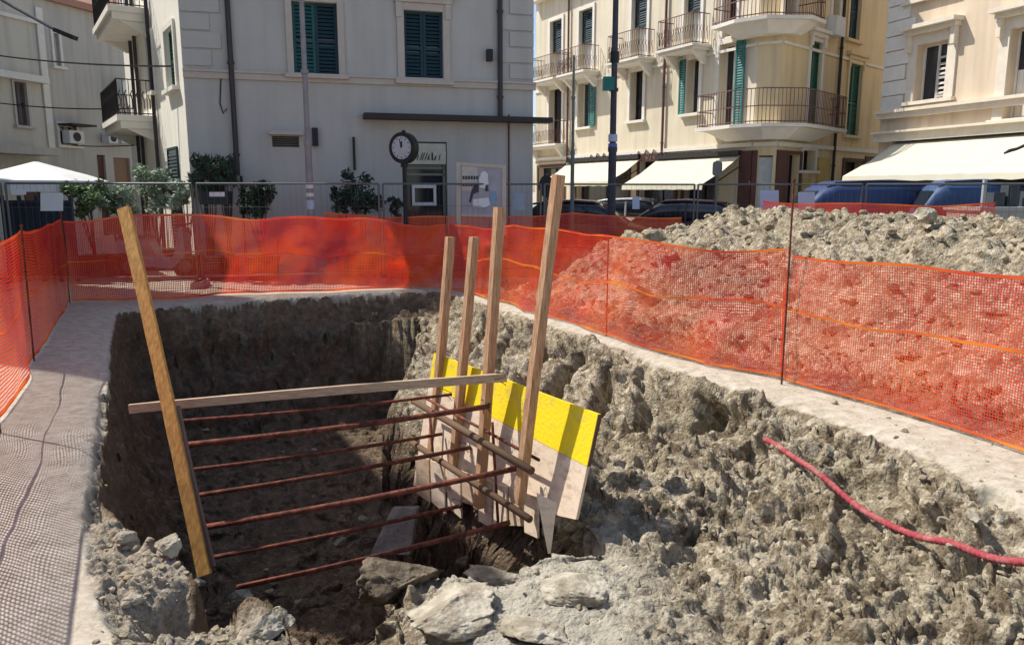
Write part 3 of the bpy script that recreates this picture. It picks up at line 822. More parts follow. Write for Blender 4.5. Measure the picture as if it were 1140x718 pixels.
# ---------------------------------------------------------------- formwork in the shaft
def stake(name, a, b, wdt, th, label, m=M_wood, wdir=(1, .3, 0), group='timber stakes in front of the formwork panel'):
    mb = MB(); mb.beam(a, b, wdir, wdt, th)
    return rooted(mb, name, m, a, label, 'timber stake', group)
TR, TL = P(666, 461, YR), P(483, 393, YL)
BR, BL = P(641, 578, YR - .03), P(460, 540, YL - .03)
dn = (TR - TL).cross(BR - TR).normalized()
if dn.dot(CAM - TR) < 0: dn = -dn         # faces the shaft and the camera
pan = thing('formwork_panel', BR, 'yellow topped formwork panel standing on edge behind the stakes', 'formwork panel')
def quad_slab(a, b, c_, d_, th):     # a,b top left/right, c_,d_ bottom right/left; thickness backwards
    k = dn * th
    return [d_, c_, c_ - k, d_ - k, a, b, b - k, a - k]
def mixp(p, q, t_): return p * (1 - t_) + q * t_
ML, MR = mixp(TL, BL, .235), mixp(TR, BR, .49)
MB().hexa(quad_slab(TL, TR, MR, ML, .027)).build('yellow_board', M_yellow, pan)
g1 = MR + (BR - MR) * .01; g2_ = ML + (BL - ML) * .005
MB().hexa(quad_slab(g2_, g1, BR, BL, .025)).build('plywood_board', M_ply, pan)
MB().hexa([p + dn * .001 for p in quad_slab(mixp(TL, TR, .999), TR + (TR - TL) * .003, MR + (TR - TL) * .003, MR, .029)]).build('edge_strip', M_edge, pan)
# rough boards hanging below the panel, each with its own ragged lower end
rb_ = random.Random(5)
nb = 8
where = ['leftmost of the rough boards under the panel, half in the shade', 'second rough board from the left under the panel', 'third rough board from the left under the panel', 'fourth rough board from the left under the panel', 'fourth rough board from the right under the panel', 'third rough board from the right under the panel', 'second rough board from the right under the panel', 'rightmost rough board under the panel, beside the pointed peg']
for k_ in range(nb):
    u0, u1 = k_ / nb + .006, (k_ + 1) / nb - .012
    tp = lambda u: P(466 + (606 - 466) * u, 506 + (554 - 506) * u, (YL - .2) + ((YR + .3) - (YL - .2)) * u) + dn * .045
    bt = lambda u, e_: P(468 + (606 - 468) * u, 548 + (598 - 548) * u + e_, (YL - .25) + ((YR + .25) - (YL - .25)) * u) + dn * .045
    e0 = rb_.uniform(-9, 7); e1 = e0 + rb_.uniform(-9, 9); th_b = dn * .018; ofs = dn * (.006 * (k_ % 2))
    q = [bt(u0, e0), bt(u1, e1), tp(u1), tp(u0)]; q = [v + ofs for v in q]
    mb = MB().hexa([q[0], q[1], q[1] - th_b, q[0] - th_b, q[3], q[2], q[2] - th_b, q[3] - th_b])
    rooted(mb, 'rough_board', M_ply if k_ % 3 else M_ply2, q[0], where[k_], 'board', 'rough boards under the panel')
sk = [((622, 195), (578, 560), 5.35, .085, 'tallest and nearest stake, beside the yellow board end'),
      ((556, 231), (533, 565), 5.95, .085, 'second nearest stake, tied to the cross board'),
      ((528, 264), (503, 545), 6.45, .08, 'third stake, the shorter one behind the cross board'),
      ((501, 264), (478, 530), 6.9, .085, 'farthest stake at the left end of the panel')]
SP = []
for (t1, b1_, Y_, wd, lb) in sk:
    wd *= .9; a = P(b1_[0], b1_[1], Y_); b = P(t1[0], t1[1], Y_ + .05)
    SP.append((a, b))
    stake('timber_stake', a, b, wd, .06, lb, m=M_wood, wdir=(.80, .60, 0))
mb = MB()
a = P(612, 560, 5.0); mb.hexa([P(610, 616, 4.98), P(613, 616, 4.98), P(613, 616, 5.0), P(610, 616, 5.0), P(597, 548, 5.02), P(620, 560, 5.02), P(620, 560, 5.06), P(597, 548, 5.06)])
rooted(mb, 'pointed_peg', M_ply, P(611, 616, 4.98), 'short pointed wooden peg at the near corner of the panel', 'peg')
# cross board and leaning plank
a = P(144, 455, 5.55); b = P(564, 420, 5.9)
mb = MB(); mb.beam(a, b, (0, 0, 1), .068, .03)
rooted(mb, 'cross_board', M_woodh, a, 'long pale board spanning the shaft from the left edge to the stakes', 'board')
pa = P(228, 640, 4.75); pb = P(138, 232, 5.75)
mb = MB(); mb.beam(pa, pb, (1, -.15, 0), .092, .035)
lp = rooted(mb, 'leaning_plank', M_woody, pa, 'orange brown plank leaning left, its foot down in the shaft', 'plank')
mb = MB(); q0 = P(238, 630, 4.78); q1 = P(198, 452, 5.2); mb.beam(q0, q1, (1, -.15, 0), .022, .03)  # strip added to stand for the plank's narrow dark right face
rooted(mb, 'plank_edge_strip', mat('plank_edge_grey', (.16, .11, .09), .8), q0, 'thin greyish strip added as the dark right edge along the lower half of the leaning plank', 'plank edge')
# rusty bars spanning the shaft
bars = [((205, 468), (503, 439), 5.75, 6.5, .010, 'uppermost rusty bar just under the cross board'),
        ((208, 495), (545, 452), 5.3, 5.95, .017, 'second bar from the top, thicker and redder'),
        ((210, 523), (492, 483), 5.75, 6.7, .012, 'third bar from the top'),
        ((214, 552), (524, 498), 5.6, 6.3, .014, 'fourth bar from the top'),
        ((220, 588), (586, 519), 5.1, 5.45, .017, 'fifth bar from the top, longest, reaching the nearest stake'),
        ((232, 621), (516, 562), 5.5, 6.2, .014, 'sixth bar from the top'),
        ((270, 652), (568, 581), 5.2, 5.5, .015, 'lowest rusty bar above the rubble')]
for (l_, r_, y0, y1, rr, lb) in bars:
    p0 = P(*l_, y0); p1 = P(*r_, y1)
    p0 = p0 - (p1 - p0) * .02
    mid = mixp(p0, p1, .5) - Vector((0, 0, .02))
    mb = MB(); mb.tube([p0, mixp(p0, p1, .25) - Vector((0, 0, .014)), mid, mixp(p0, p1, .75) - Vector((0, 0, .013)), p1], rr * 1.35, 8)
    rooted(mb, 'steel_bar', M_rust, p0, lb + ' across the shaft', 'steel bar', 'rusty bars across the shaft', smooth=True)
for (l_, r_, y0, y1, rr, mm, lb) in [((460, 446), (592, 524), YL - .36, YR + .10, .030, M_edge, 'upper dark waling bar lying along the face of the panel'), ((470, 441), (600, 512), YL - .24, YR + .26, .013, M_rust, 'thin rusty rod just above the upper dark waling bar'),
        ((458, 492), (590, 578), YL - .42, YR + .08, .028, M_edge, 'lower dark waling bar along the face of the panel'), ((486, 560), (478, 455), YL - .5, YL - .3, .013, M_rust, 'upright rusty rod added for shadow stripes at the far end of the panel'), ((555, 590), (548, 470), 5.75, 5.8, .012, M_rust, 'upright rusty rod added for shadow stripes between the two nearest stakes')]:
    p0 = P(*l_, y0); p1 = P(*r_, y1); mb = MB(); mb.tube([p0, p1], rr, 8)  # waling bars thickened and rods added for dark stripes of shadow on the panel
    rooted(mb, 'steel_rod', mm, p0, lb, 'steel rod', smooth=True)
for (x_, y_, Y_) in ((541, 453, 5.93), (583, 520, 5.42), (516, 499, 6.3), (508, 563, 6.2), (557, 422, 5.88), (497, 440, 6.6)):
    q = P(x_, y_, Y_); mb = MB(); rr = random.Random(x_)
    mb.tube([q + Vector((.045 * math.cos(a * 1.1), .03 * math.sin(a * 1.1) - .01, .012 * a - .04 + rr.uniform(-.01, .01))) for a in range(9)] + [q + Vector((-.03, -.05, .07))], .0032, 5)
    rooted(mb, 'wire_tie', M_iron, q, 'twisted black tie wire round a bar end at a timber stake', 'tie wire', 'tie wires on the stakes')
# grey slab leaning in the dark shaft
q = [P(412, 617, 6.4), P(456, 617, 6.2), P(464, 566, 6.5), P(436, 566, 6.7)]
k = Vector((0.02, .06, 0))
mb = MB().hexa([q[0], q[1], q[1] + k, q[0] + k, q[3], q[2], q[2] + k, q[3] + k])
rooted(mb, 'concrete_slab', M_rockg, q[0], 'grey flat slab propped in the shade of the shaft', 'slab')
rock(640, 662, (.26, .22, .07), 31, M_rock, 'flat pale slab of rubble right of the two big rocks, below the peg', .5, .35, 'rubble slab', 'rubble_slab')
rock(600, 705, (.24, .16, .06), 32, M_rock, 'flat pale slab at the bottom edge right of the nearest angular rock', -.3, .35, 'rubble slab', 'rubble_slab')
# pink conduit hugging the bank
path = [(852, 490, .03), (862, 497, .06), (890, 516, .07), (925, 545, .05), (960, 572, .04), (1000, 596, .05), (1040, 611, .07), (1080, 621, .08), (1118, 627, .08), (1160, 632, .05), (1210, 640, .03)]
pp = []
for (x_, y_, h_) in path:
    h = hit(x_, y_)
    if h is None: h = G(x_, y_, -.2)
    pp.append(h)
for it in range(2): pp = [pp[0]] + [(pp[i - 1] + pp[i] * 2 + pp[i + 1]) / 4 for i in range(1, len(pp) - 1)] + [pp[-1]]
for i, (x_, y_, h_) in enumerate(path):     # back onto its line of sight, lifted off the soil
    dd = ray(x_, y_); Yc = pp[i].y - h_ * 1.2; pp[i] = P(x_, y_, Yc)
fine = []
for i in range(len(pp) - 1):
    p0 = pp[max(i - 1, 0)]; p1 = pp[i]; p2 = pp[i + 1]; p3 = pp[min(i + 2, len(pp) - 1)]
    for s_ in range(24):
        u_ = s_ / 24
        fine.append(.5 * ((2 * p1) + (p2 - p0) * u_ + (2 * p0 - 5 * p1 + 4 * p2 - p3) * u_ ** 2 + (3 * p1 - p0 - 3 * p2 + p3) * u_ ** 3))
for it in range(3):
    for q in fine: q.z = max(q.z, rest(q.x, q.y) + .02)
    for k_ in range(220): fine = [fine[0]] + [(fine[i - 1] + fine[i] * 2 + fine[i + 1]) / 4 for i in range(1, len(fine) - 1)] + [fine[-1]]
for q in fine: q.z += .006
mb = MB(); mb.tube(fine, [.0215 + .003 * math.sin(i * 1.9) for i in range(len(fine))], 12)
rooted(mb, 'conduit', M_pink, fine[0], 'pinkish red corrugated conduit curving across the soil bank', 'conduit', smooth=True)
#PART2
# ---------------------------------------------------------------- buildings
class Face:
    """a facade: s runs along it, z up, d outwards (towards the square)"""
    def __init__(f, A, B):
        f.A = Vector((A[0], A[1], 0)); f.B = Vector((B[0], B[1], 0))
        f.L = (f.B - f.A).length; f.u = (f.B - f.A).normalized()
        f.n = Vector((f.u.y, -f.u.x, 0))
        if f.n.dot(CAM - f.A) < 0: f.n = -f.n
    def at(f, px, py):
        d = ray(px, py); k = (f.A - CAM).dot(f.n) / d.dot(f.n); q = CAM + d * k
        return (q - f.A).dot(f.u), q.z
    def s(f, px, py=150): return f.at(px, py)[0]
    def z(f, px, py): return f.at(px, py)[1]
    def p(f, s, z, d=0.0): return f.A + f.u * s + f.n * d + Vector((0, 0, z))
    def box(f, mb, s0, s1, z0, z1, d0, d1):
        return mb.hexa([f.p(s0, z0, d1), f.p(s1, z0, d1), f.p(s1, z0, d0), f.p(s0, z0, d0), f.p(s0, z1, d1), f.p(s1, z1, d1), f.p(s1, z1, d0), f.p(s0, z1, d0)])
    def wall(f, mb, z0, z1, holes, dep=0.18, s0=0.0, s1=None):
        s1 = f.L if s1 is None else s1
        ss = sorted({s0, s1} | {min(max(h[k], s0), s1) for h in holes for k in (0, 1)})
        zs = sorted({z0, z1} | {min(max(h[k], z0), z1) for h in holes for k in (2, 3)})
        for i in range(len(ss) - 1):
            for j in range(len(zs) - 1):
                cs, cz = (ss[i] + ss[i + 1]) / 2, (zs[j] + zs[j + 1]) / 2
                if any(h[0] < cs < h[1] and h[2] < cz < h[3] for h in holes): continue
                mb.add([f.p(ss[i], zs[j]), f.p(ss[i + 1], zs[j]), f.p(ss[i + 1], zs[j + 1]), f.p(ss[i], zs[j + 1])], [(0, 1, 2, 3)])
        for a, b, c_, d_ in holes:
            q = [(a, c_), (b, c_), (b, d_), (a, d_)]
            for k in range(4):
                (x0, y0), (x1, y1) = q[k], q[(k + 1) % 4]
                mb.add([f.p(x0, y0), f.p(x1, y1), f.p(x1, y1, -dep), f.p(x0, y0, -dep)], [(0, 1, 2, 3)])
            mb.add([f.p(a, c_, -dep), f.p(b, c_, -dep), f.p(b, d_, -dep), f.p(a, d_, -dep)], [(0, 1, 2, 3)])
        return mb
def louvre_leaf(f, mb, s0, s1, z0, z1, d=0.0, th=0.035, step=0.075):
    fr = .055
    f.box(mb, s0, s0 + fr, z0, z1, d, d + th); f.box(mb, s1 - fr, s1, z0, z1, d, d + th)
    zm = z0 + (z1 - z0) * .45
    for a, b in ((z0, z0 + fr), (zm, zm + fr), (z1 - fr, z1)): f.box(mb, s0 + fr, s1 - fr, a, b, d, d + th)
    z_ = z0 + fr + .02
    while z_ < z1 - fr - .05:
        if not (zm - .05 < z_ < zm + fr):
            a = f.p(s0 + fr, z_, d + th * .9); b = f.p(s1 - fr, z_, d + th * .9); c_ = f.p(s1 - fr, z_ + .06, d + .002); e_ = f.p(s0 + fr, z_ + .06, d + .002)
            mb.add([a, b, c_, e_], [(0, 1, 2, 3)])
        z_ += step
    return mb
def window(f, par, hole, mshut=None, mtrim=None, leaves='closed', trim=.14, sill=True, hood=0, name='window', glass=M_glass, dep=.18, curtain=False, mshut2=None):
    s0, s1, z0, z1 = hole
    mb = MB(); f.box(mb, s0 + .002, s1 - .002, z0 + .002, z1 - .002, -dep + .003, -dep + .02)
    wobj = mb.build(name, glass, par)
    if leaves != 'closed':
        mb = MB(); t = .05
        f.box(mb, s0 + .003, s0 + t, z0 + .003, z1 - .003, -dep + .022, -dep + .06); f.box(mb, s1 - t, s1 - .003, z0 + .003, z1 - .003, -dep + .022, -dep + .06)
        f.box(mb, s0 + t, s1 - t, z1 - t, z1 - .003, -dep + .022, -dep + .06); f.box(mb, s0 + t, s1 - t, z0 + .003, z0 + t, -dep + .022, -dep + .06)
        m_ = (s0 + s1) / 2; f.box(mb, m_ - .03, m_ + .03, z0 + t, z1 - t, -dep + .022, -dep + .06)
        mb.build('frame', M_whit if leaves != 'dark' else M_iron, wobj)
    if curtain:
        mb = MB(); nn = 12
        for i in range(nn):
            a = s0 + .06 + (s1 - s0 - .12) * i / nn; b = s0 + .06 + (s1 - s0 - .12) * (i + 1) / nn
            zt_ = z0 + (z1 - z0) * .55
            mb.add([f.p(a, z0 + .05, -dep + .025 + .015 * (i % 2)), f.p(b, z0 + .05, -dep + .025 + .015 * ((i + 1) % 2)), f.p(b, zt_, -dep + .025 + .015 * ((i + 1) % 2)), f.p(a, zt_, -dep + .025 + .015 * (i % 2))], [(0, 1, 2, 3)])
        mb.build('curtain', M_whit, wobj)
    if mshut is not None:
        m_ = (s0 + s1) / 2; wd = (s1 - s0) / 2
        if leaves == 'closed':
            louvre_leaf(f, MB(), s0 + .004, m_ - .004, z0 + .004, z1 - .004, -.10).build('shutter', mshut2 or mshut, wobj)
            louvre_leaf(f, MB(), m_ + .004, s1 - .004, z0 + .004, z1 - .004, -.10).build('shutter', mshut, wobj)
        if leaves in ('open', 'left'): louvre_leaf(f, MB(), s0 - wd, s0 - .01, z0, z1, .018 + trim * .2).build('shutter', mshut, wobj)
        if leaves in ('open', 'right'): louvre_leaf(f, MB(), s1 + .01, s1 + wd, z0, z1, .018 + trim * .2).build('shutter', mshut, wobj)
    if mtrim is not None:
        mb = MB(); t = trim
        f.box(mb, s0 - t, s0 - .002, z0, z1 + t, .002, .05); f.box(mb, s1 + .002, s1 + t, z0, z1 + t, .002, .05); f.box(mb, s0, s1, z1 + .002, z1 + t, .002, .048)
        mb.build('surround', mtrim, wobj)
        if sill:
            mb = MB(); f.box(mb, s0 - t - .06, s1 + t + .06, z0 - .09, z0 - .003, .002, .14); mb.build('sill', mtrim, wobj)
        if hood:
            mb = MB(); f.box(mb, s0 - t - .12, s1 + t + .12, z1 + t + .12, z1 + t + .22, .002, hood); f.box(mb, s0 - t - .05, s1 + t + .05, z1 + t + .003, z1 + t + .118, .002, hood * .6)
            for q in (s0 - t - .02, s1 + t - .1): f.box(mb, q, q + .12, z1 - .15, z1 + t, .052, hood * .5)
            mb.build('hood', mtrim, wobj)
    return wobj
def railing(f, mb, s0, s1, z0, z1, d, ret=True, step=.11, r=.009):
    def run(a, b):
        L_ = (b - a).length; k = max(2, int(L_ / step))
        for i in range(k + 1):
            q = a + (b - a) * i / k
            mb.tube([q, q + Vector((0, 0, z1 - z0))], r, 4)
            if i < k:
                q2 = q + (b - a) / k / 2
                mb.tube([q2 + Vector((0, 0, .15)), q2 + Vector((0, 0, .35)), q2 + (b - a).normalized() * .04 + Vector((0, 0, .45)), q2 + Vector((0, 0, .55))], r * 1.3, 4)
        for zz in (0.04, z1 - z0): mb.tube([a + Vector((0, 0, zz)), b + Vector((0, 0, zz))], r * 1.8, 4)
    run(f.p(s0, z0, d), f.p(s1, z0, d))
    if ret: run(f.p(s0, z0, .05), f.p(s0, z0, d)); run(f.p(s1, z0, .05), f.p(s1, z0, d))
    return mb
def balcony(f, par, s0, s1, z, dep=.75, rh=.95, ms=M_whit, mr=M_rail, th=.16):
    mb = MB(); f.box(mb, s0, s1, z - th * .45, z, .003, dep); f.box(mb, s0 + .06, s1 - .06, z - th, z - th * .45 - .002, .003, dep - .08)
    for q in (s0 + .15, s1 - .3):
        mb.hexa([f.p(q, z - .55, .10), f.p(q + .15, z - .55, .10), f.p(q + .15, z - .55, .003), f.p(q, z - .55, .003), f.p(q, z - th - .002, dep * .75), f.p(q + .15, z - th - .002, dep * .75), f.p(q + .15, z - th - .002, .003), f.p(q, z - th - .002, .003)])
    b = mb.build('balcony', ms, par)
    railing(f, MB(), s0 + .05, s1 - .05, z + .003, z + rh, dep - .05).build('railing', mr, b)
    return b
def awning(f, par, s0, s1, zt, zb, dep, m=M_awn, val=.16):
    mb = MB(); nn = max(6, int((s1 - s0) / .3))
    V0 = []
    for i in range(nn + 1):
        s_ = s0 + (s1 - s0) * i / nn
        sg = .03 * math.sin(i * 2.3)
        pts_ = [f.p(s_, zt, .03), f.p(s_, (zt * .5 + zb * .5) - .05 + sg * .5, dep * .5), f.p(s_, zb + sg * .3, dep), f.p(s_, zb - val + .02 * math.sin(i * 3.1), dep + .02)]
        V0.append(pts_)
    vs = []; fs = []
    for k in (0, 1):
        for r_ in V0: vs += [q - f.n * .012 * k - Vector((0, 0, .008 * k)) for q in r_]
    B_ = (nn + 1) * 4
    for i in range(nn):
        for j in range(3):
            a = i * 4 + j; fs.append((a, a + 4, a + 5, a + 1)); fs.append((a + B_, a + 1 + B_, a + 5 + B_, a + 4 + B_))
    mb.add(vs, fs)
    a_ = mb.build('awning', m, par)
    mb = MB()
    for s_ in (s0 + .1, s1 - .1): mb.tube([f.p(s_, zt - .35, .03), f.p(s_, (zt + zb) / 2 - .3, dep * .5), f.p(s_, zb - .03, dep - .02)], .02, 6)
    mb.tube([f.p(s0, zb - .02, dep - .03), f.p(s1, zb - .02, dep - .03)], .025, 6); f.box(mb, s0, s1, zt + .002, zt + .14, .003, .16)
    mb.build('arms', M_iron, a_)
    return a_
def pipe(f, par, s_, z0, z1, m, r=.05, d=.08):
    mb = MB(); mb.tube([f.p(s_, z0, d), f.p(s_, z1, d)], r, 8)
    z_ = z0 + .4
    while z_ < z1: mb.tube([f.p(s_, z_, d), f.p(s_, z_ + .05, d)], r * 1.35, 8); z_ += 1.8
    return mb.build('downpipe', m, par)
def body(par, pts_, H, m, faces_open=(), name='wall'):
    """the walls that are not modelled as facades, and the flat top"""
    mb = MB(); k = len(pts_)
    for i in range(k):
        if i in faces_open: continue
        a = Vector((*pts_[i], 0)); b = Vector((*pts_[(i + 1) % k], 0))
        mb.add([a, b, b + Vector((0, 0, H)), a + Vector((0, 0, H))], [(0, 1, 2, 3)])
    return mb.build(name, m, par)
def flat_roof(par, pts_, H, m, over=.35, th=.22):
    cx = sum(p[0] for p in pts_) / len(pts_); cy = sum(p[1] for p in pts_) / len(pts_)
    ring = []
    for p_ in pts_:
        v = Vector((p_[0] - cx, p_[1] - cy)); q = v * (1 + over / v.length); ring.append((cx + q.x, cy + q.y))
    mb = MB(); mb.loft([[(x, y, H + .003) for x, y in ring], [(x, y, H + th) for x, y in ring]])
    top = (cx, cy, H + th + 1.4); kk = len(mb.v); base_ = [(x, y, H + th + .002) for x, y in ring]
    mb.add(base_ + [top], [(i, (i + 1) % len(ring), len(ring)) for i in range(len(ring))])
    return mb.build('roof', m, par)
def pl(px, Y):
    q = P(px, 212, Y); return (q.x, q.y)

# --- grey house in the middle of the left half
gL, gR = pl(213, 15.8), pl(593, 17.8)
gF = Face(gL, gR)
gS = Face(pl(150, 22.5), gL)
gH = 7.7
gh = thing('plaster_house', (*gL, 0), 'grey plastered house with dark blue shutters, its cream side wall lit by the sun', 'house')
def hole(f, x0, x1, y0, y1, pyref=None):
    sa, sb = f.s(x0, (y0 + y1) / 2), f.s(x1, (y0 + y1) / 2); xm = (x0 + x1) / 2
    return (sa, sb, f.z(xm, y1), f.z(xm, y0))
w1h = hole(gF, 326, 376, 3, 83); w2h = hole(gF, 450, 493, 13, 90)
vent = hole(gF, 303, 333, 152, 164); shop = (gF.s(449, 200), gF.s(498, 200), .05, gF.z(475, 158))
mb = MB(); gF.wall(mb, 0, gH, [w1h, w2h, vent, shop], dep=.2)
s1h = hole(gS, 186, 196, 30, 100); s2h = hole(gS, 166, 172, 38, 105); s3h = hole(gS, 184, 196, 150, 232); s3h = (s3h[0], s3h[1], .05, s3h[3])
gS.wall(mb, 0, gH, [s1h, s2h], dep=.2)
fw = mb.build('facade', M_gwall, gh)
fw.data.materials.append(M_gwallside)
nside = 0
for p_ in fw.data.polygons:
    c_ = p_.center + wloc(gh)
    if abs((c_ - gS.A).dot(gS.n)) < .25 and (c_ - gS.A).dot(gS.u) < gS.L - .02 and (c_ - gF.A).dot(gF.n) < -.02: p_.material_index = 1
bk1 = (gR[0] - 1.0, gR[1] + 8); bk0 = (gS.A.x + .6, gS.A.y + 2.5)
foot = [gL, gR, bk1, bk0, (gS.A.x, gS.A.y)]
body(gh, foot, gH, M_gwall, faces_open=(0, 4))
flat_roof(gh, foot, gH, M_tile, .5)
window(gF, gh, w1h, M_shut, M_gtrim, 'closed', trim=.13, mshut2=mat('faded_teal_shutter', (.02, .095, .10), .6, .2))
window(gF, gh, w2h, M_shut, M_gtrim, 'closed', trim=.15, hood=.16)
window(gS, gh, s1h, M_green, M_whit, 'closed', trim=.1); window(gS, gh, s2h, M_shut, M_whit, 'closed', trim=.1)
zb = gF.z(213, 80)
mb = MB(); gF.box(mb, 0, gF.L + .05, zb - .12, zb, .003, .05); gF.box(mb, 0, gF.L + .05, zb + .003, zb + .05, .003, .08); gF.box(mb, -.03, gF.L + .05, gH - .35, gH - .01, .003, .25)
mb.build('string_course', M_gtrim, gh)
mb = MB(); mb2 = MB()
z_ = zb + .12; k = 0
while z_ < gH - .7:       # rusticated corner blocks
    wq = .75 if k % 2 else .55
    gF.box(mb, .003, wq, z_, z_ + .30, .003, .035); gF.box(mb2, gF.L - wq, gF.L - .003, z_, z_ + .30, .003, .035)
    z_ += .34; k += 1
mb.build('corner_blocks', M_gwall, gh); mb2.build('corner_blocks', M_gwall, gh)
mb = MB(); gF.box(mb, gF.s(300), gF.s(337), vent[3] + .02, vent[3] + .09, .003, .22); mb.build('vent_hood', M_gtrim, gh)
mb = MB()
for i in range(5):
    z_ = vent[2] + .03 + i * (vent[3] - vent[2]) / 5; gF.box(mb, vent[0] + .01, vent[1] - .01, z_, z_ + .015, -.15, -.08)
mb.build('vent_grille', M_iron, gh)
zc = gF.z(500, 133)
mb = MB(); gF.box(mb, gF.s(404, 133), gF.L + .35, zc - .05, zc + .06, .003, .38)
mb.build('canopy', M_iron, gh)
pipe(gF, gh, gF.s(262), gF.z(262, 196), gH - .3, mat('dark_copper_pipe', (.05, .045, .05), .5), .055)
mb = MB(); mb.tube([gF.p(gF.s(266), .3, .06), gF.p(gF.s(266), gF.z(266, 196), .06)], .028, 6); mb.build('conduit', M_iron, gh)
pipe(gF, gh, gF.s(556), zc + .07, gH - .3, MATS['dark_copper_pipe'], .055)
mb = MB(); mb.tube([gF.p(gF.s(566), .3, .04), gF.p(gF.s(566), gF.z(566, 128), .04)], .018, 6); mb.build('conduit', M_rust, gh)
mb = MB(); a = gF.s(541, 62); gF.box(mb, a, a + .13, gF.z(545, 69), gF.z(545, 56), .003, .12); mb.build('wall_lamp', M_black, gh)
mb = MB(); a = gF.s(347.5, 155); gF.box(mb, a, a + .12, gF.z(350, 163), gF.z(350, 143), .003, .14); mb.build('meter_box', M_black, gh)
mb = MB(); a = gF.s(394, 170); mb.tube([gF.p(a, gF.z(394, 190), .05), gF.p(a, gF.z(394, 153), .05)], .03, 6); mb.build('vent_pipe', M_iron, gh)
mb = MB()
for x_, y_ in ((243, 106), (598, 98)): pass
mb.tube([gF.p(gF.s(246, 86), zb - .1, .02), gF.p(gF.s(244, 100), zb - .6, .02), gF.p(gF.s(248, 115), zb - .8, .02), gF.p(gF.s(252, 112), zb - .7, .02)], .012, 5)
mb.build('loose_cable', M_iron, gh)
# shop front and its sign
sf = thing_part = None
mb = MB(); gF.box(mb, shop[0] + .003, shop[1] - .003, .05, shop[3] - .003, -.195, -.17)
sfr = mb.build('shop_front', M_glass, gh)
zs0 = gF.z(475, 183); zs1 = gF.z(475, 160)
mb = MB(); gF.box(mb, shop[0] + .01, shop[1] - .02, zs0, zs1, -.16, -.02); sgn = mb.build('shop_sign', mat('pale_sign_board', (.50, .50, .42), .6), sfr)
mb = MB()
sx = gF.s(464, 177); sw = (gF.s(489, 177) - sx)
for i, (o_, wq, hq, sl_) in enumerate([(0, .02, .11, .03), (.13, .02, .16, .06), (.22, .02, .16, .06), (.34, .02, .16, .06), (.45, .02, .12, .05), (.55, .02, .08, -.02), (.66, .035, .16, 0), (.76, .03, .10, .04), (.97, .02, .12, .03)]):
    a = sx + sw * o_; zz = gF.z(475, 178.5)
    mb.hexa([gF.p(a, zz, -.012), gF.p(a + wq, zz, -.012), gF.p(a + wq, zz, -.019), gF.p(a, zz, -.019), gF.p(a + sl_, zz + hq, -.012), gF.p(a + sl_ + wq, zz + hq, -.012), gF.p(a + sl_ + wq, zz + hq, -.019), gF.p(a + sl_, zz + hq, -.019)])
mb.build('lettering', M_black, sgn)
mb = MB()
for y_ in (186, 193): gF.box(mb, shop[0] + .02, shop[1] - .03, gF.z(475, y_ + 2.5), gF.z(475, y_), -.165, -.1)
gF.box(mb, shop[0] + .01, shop[0] + .07, .06, zs0 - .01, -.165, -.1); gF.box(mb, shop[1] - .08, shop[1] - .02, .06, zs0 - .01, -.165, -.1)
mb.build('door_frame', mat('grey_green_frame', (.20, .22, .16), .6), sfr)
mb = MB(); xa, xb = gF.s(459, 215), gF.s(486, 215); za, zb_ = gF.z(475, 229), gF.z(475, 206)
for q in ((xa, xa + .06, za, zb_), (xb - .06, xb, za, zb_), (xa + .061, xb - .061, zb_ - .07, zb_), (xa + .061, xb - .061, za, za + .07)): gF.box(mb, *q, -.09, -.03)
mb.build('window_frame', M_white, sfr)
# side wall: balconies over the lane
balcony(gS, gh, gS.s(152), gS.s(176), gS.z(165, 134), .85, .8, M_whit, M_iron, .3)
b2 = balcony(gS, gh, gS.s(152), gS.s(176), gS.z(165, 10), .85, .9, M_whit, M_iron, .3)
mb = MB()
for x_ in (156, 161, 177): mb.tube([gS.p(gS.s(x_), .2, .07), gS.p(gS.s(x_), gH - .3, .07)], .045, 6)
mb.build('downpipes', MATS['dark_copper_pipe'], gh)
mb = MB(); louvre_leaf(gS, mb, gS.s(186), gS.s(197), .1, gS.z(190, 165), .003); mb.build('side_door', M_shut, gh)

# --- cream and yellow corner house
yA, yC, yB = pl(596, 34), pl(836, 22.9), pl(974, 27.5)
yC2 = pl(862, 22.6)
F1, FC, F2 = Face(yA, yC), Face(yC, yC2), Face(yC2, yB)
yH = 9.9
yh = thing('corner_house', (*yC, 0), 'cream and yellow corner house with rounded iron balconies and white shop awnings', 'house')
z1f = F1.z(790, 144); z2f = F1.z(712, 68)
def fh(f, x0, x1, z0, z1, yref=110): return (f.s(x0, yref), f.s(x1, yref), z0, z1)
up = [(613, 626), (645, 660), (703, 720), (761, 779)]
upH = [fh(F1, a, b, z2f, z2f + 2.35, 60) for a, b in up]
lowX = [(612, 626), (644, 657), (702, 716), (764, 778)]
lowH = [fh(F1, a, b, z1f + (.0 if i == 0 else .55), z1f + 2.25, 110) for i, (a, b) in enumerate(lowX)]
drH = fh(F1, 800, 819, z1f, z1f + 2.45, 105)
up2 = fh(F1, 806, 820, z2f + .1, z2f + 2.3, 20)
shops = [fh(F1, 600, 628, .05, 2.7, 200), fh(F1, 642, 700, .05, 2.75, 200), fh(F1, 712, 752, .05, 2.75, 200), fh(F1, 762, 796, .05, 2.75, 200)]
mb = MB(); F1.wall(mb, 0, yH, upH + lowH + [drH, up2] + shops, dep=.3)
w_ = mb.build('facade', M_cream, yh)
cH = fh(FC, 845, 861, z2f + .1, z2f + 2.2, 20)
mb = MB(); FC.wall(mb, 0, yH, [(FC.s(843, 200), FC.s(859, 200), .1, 2.75)], dep=.3); fc = mb.build('corner_facade', M_yell, yh)
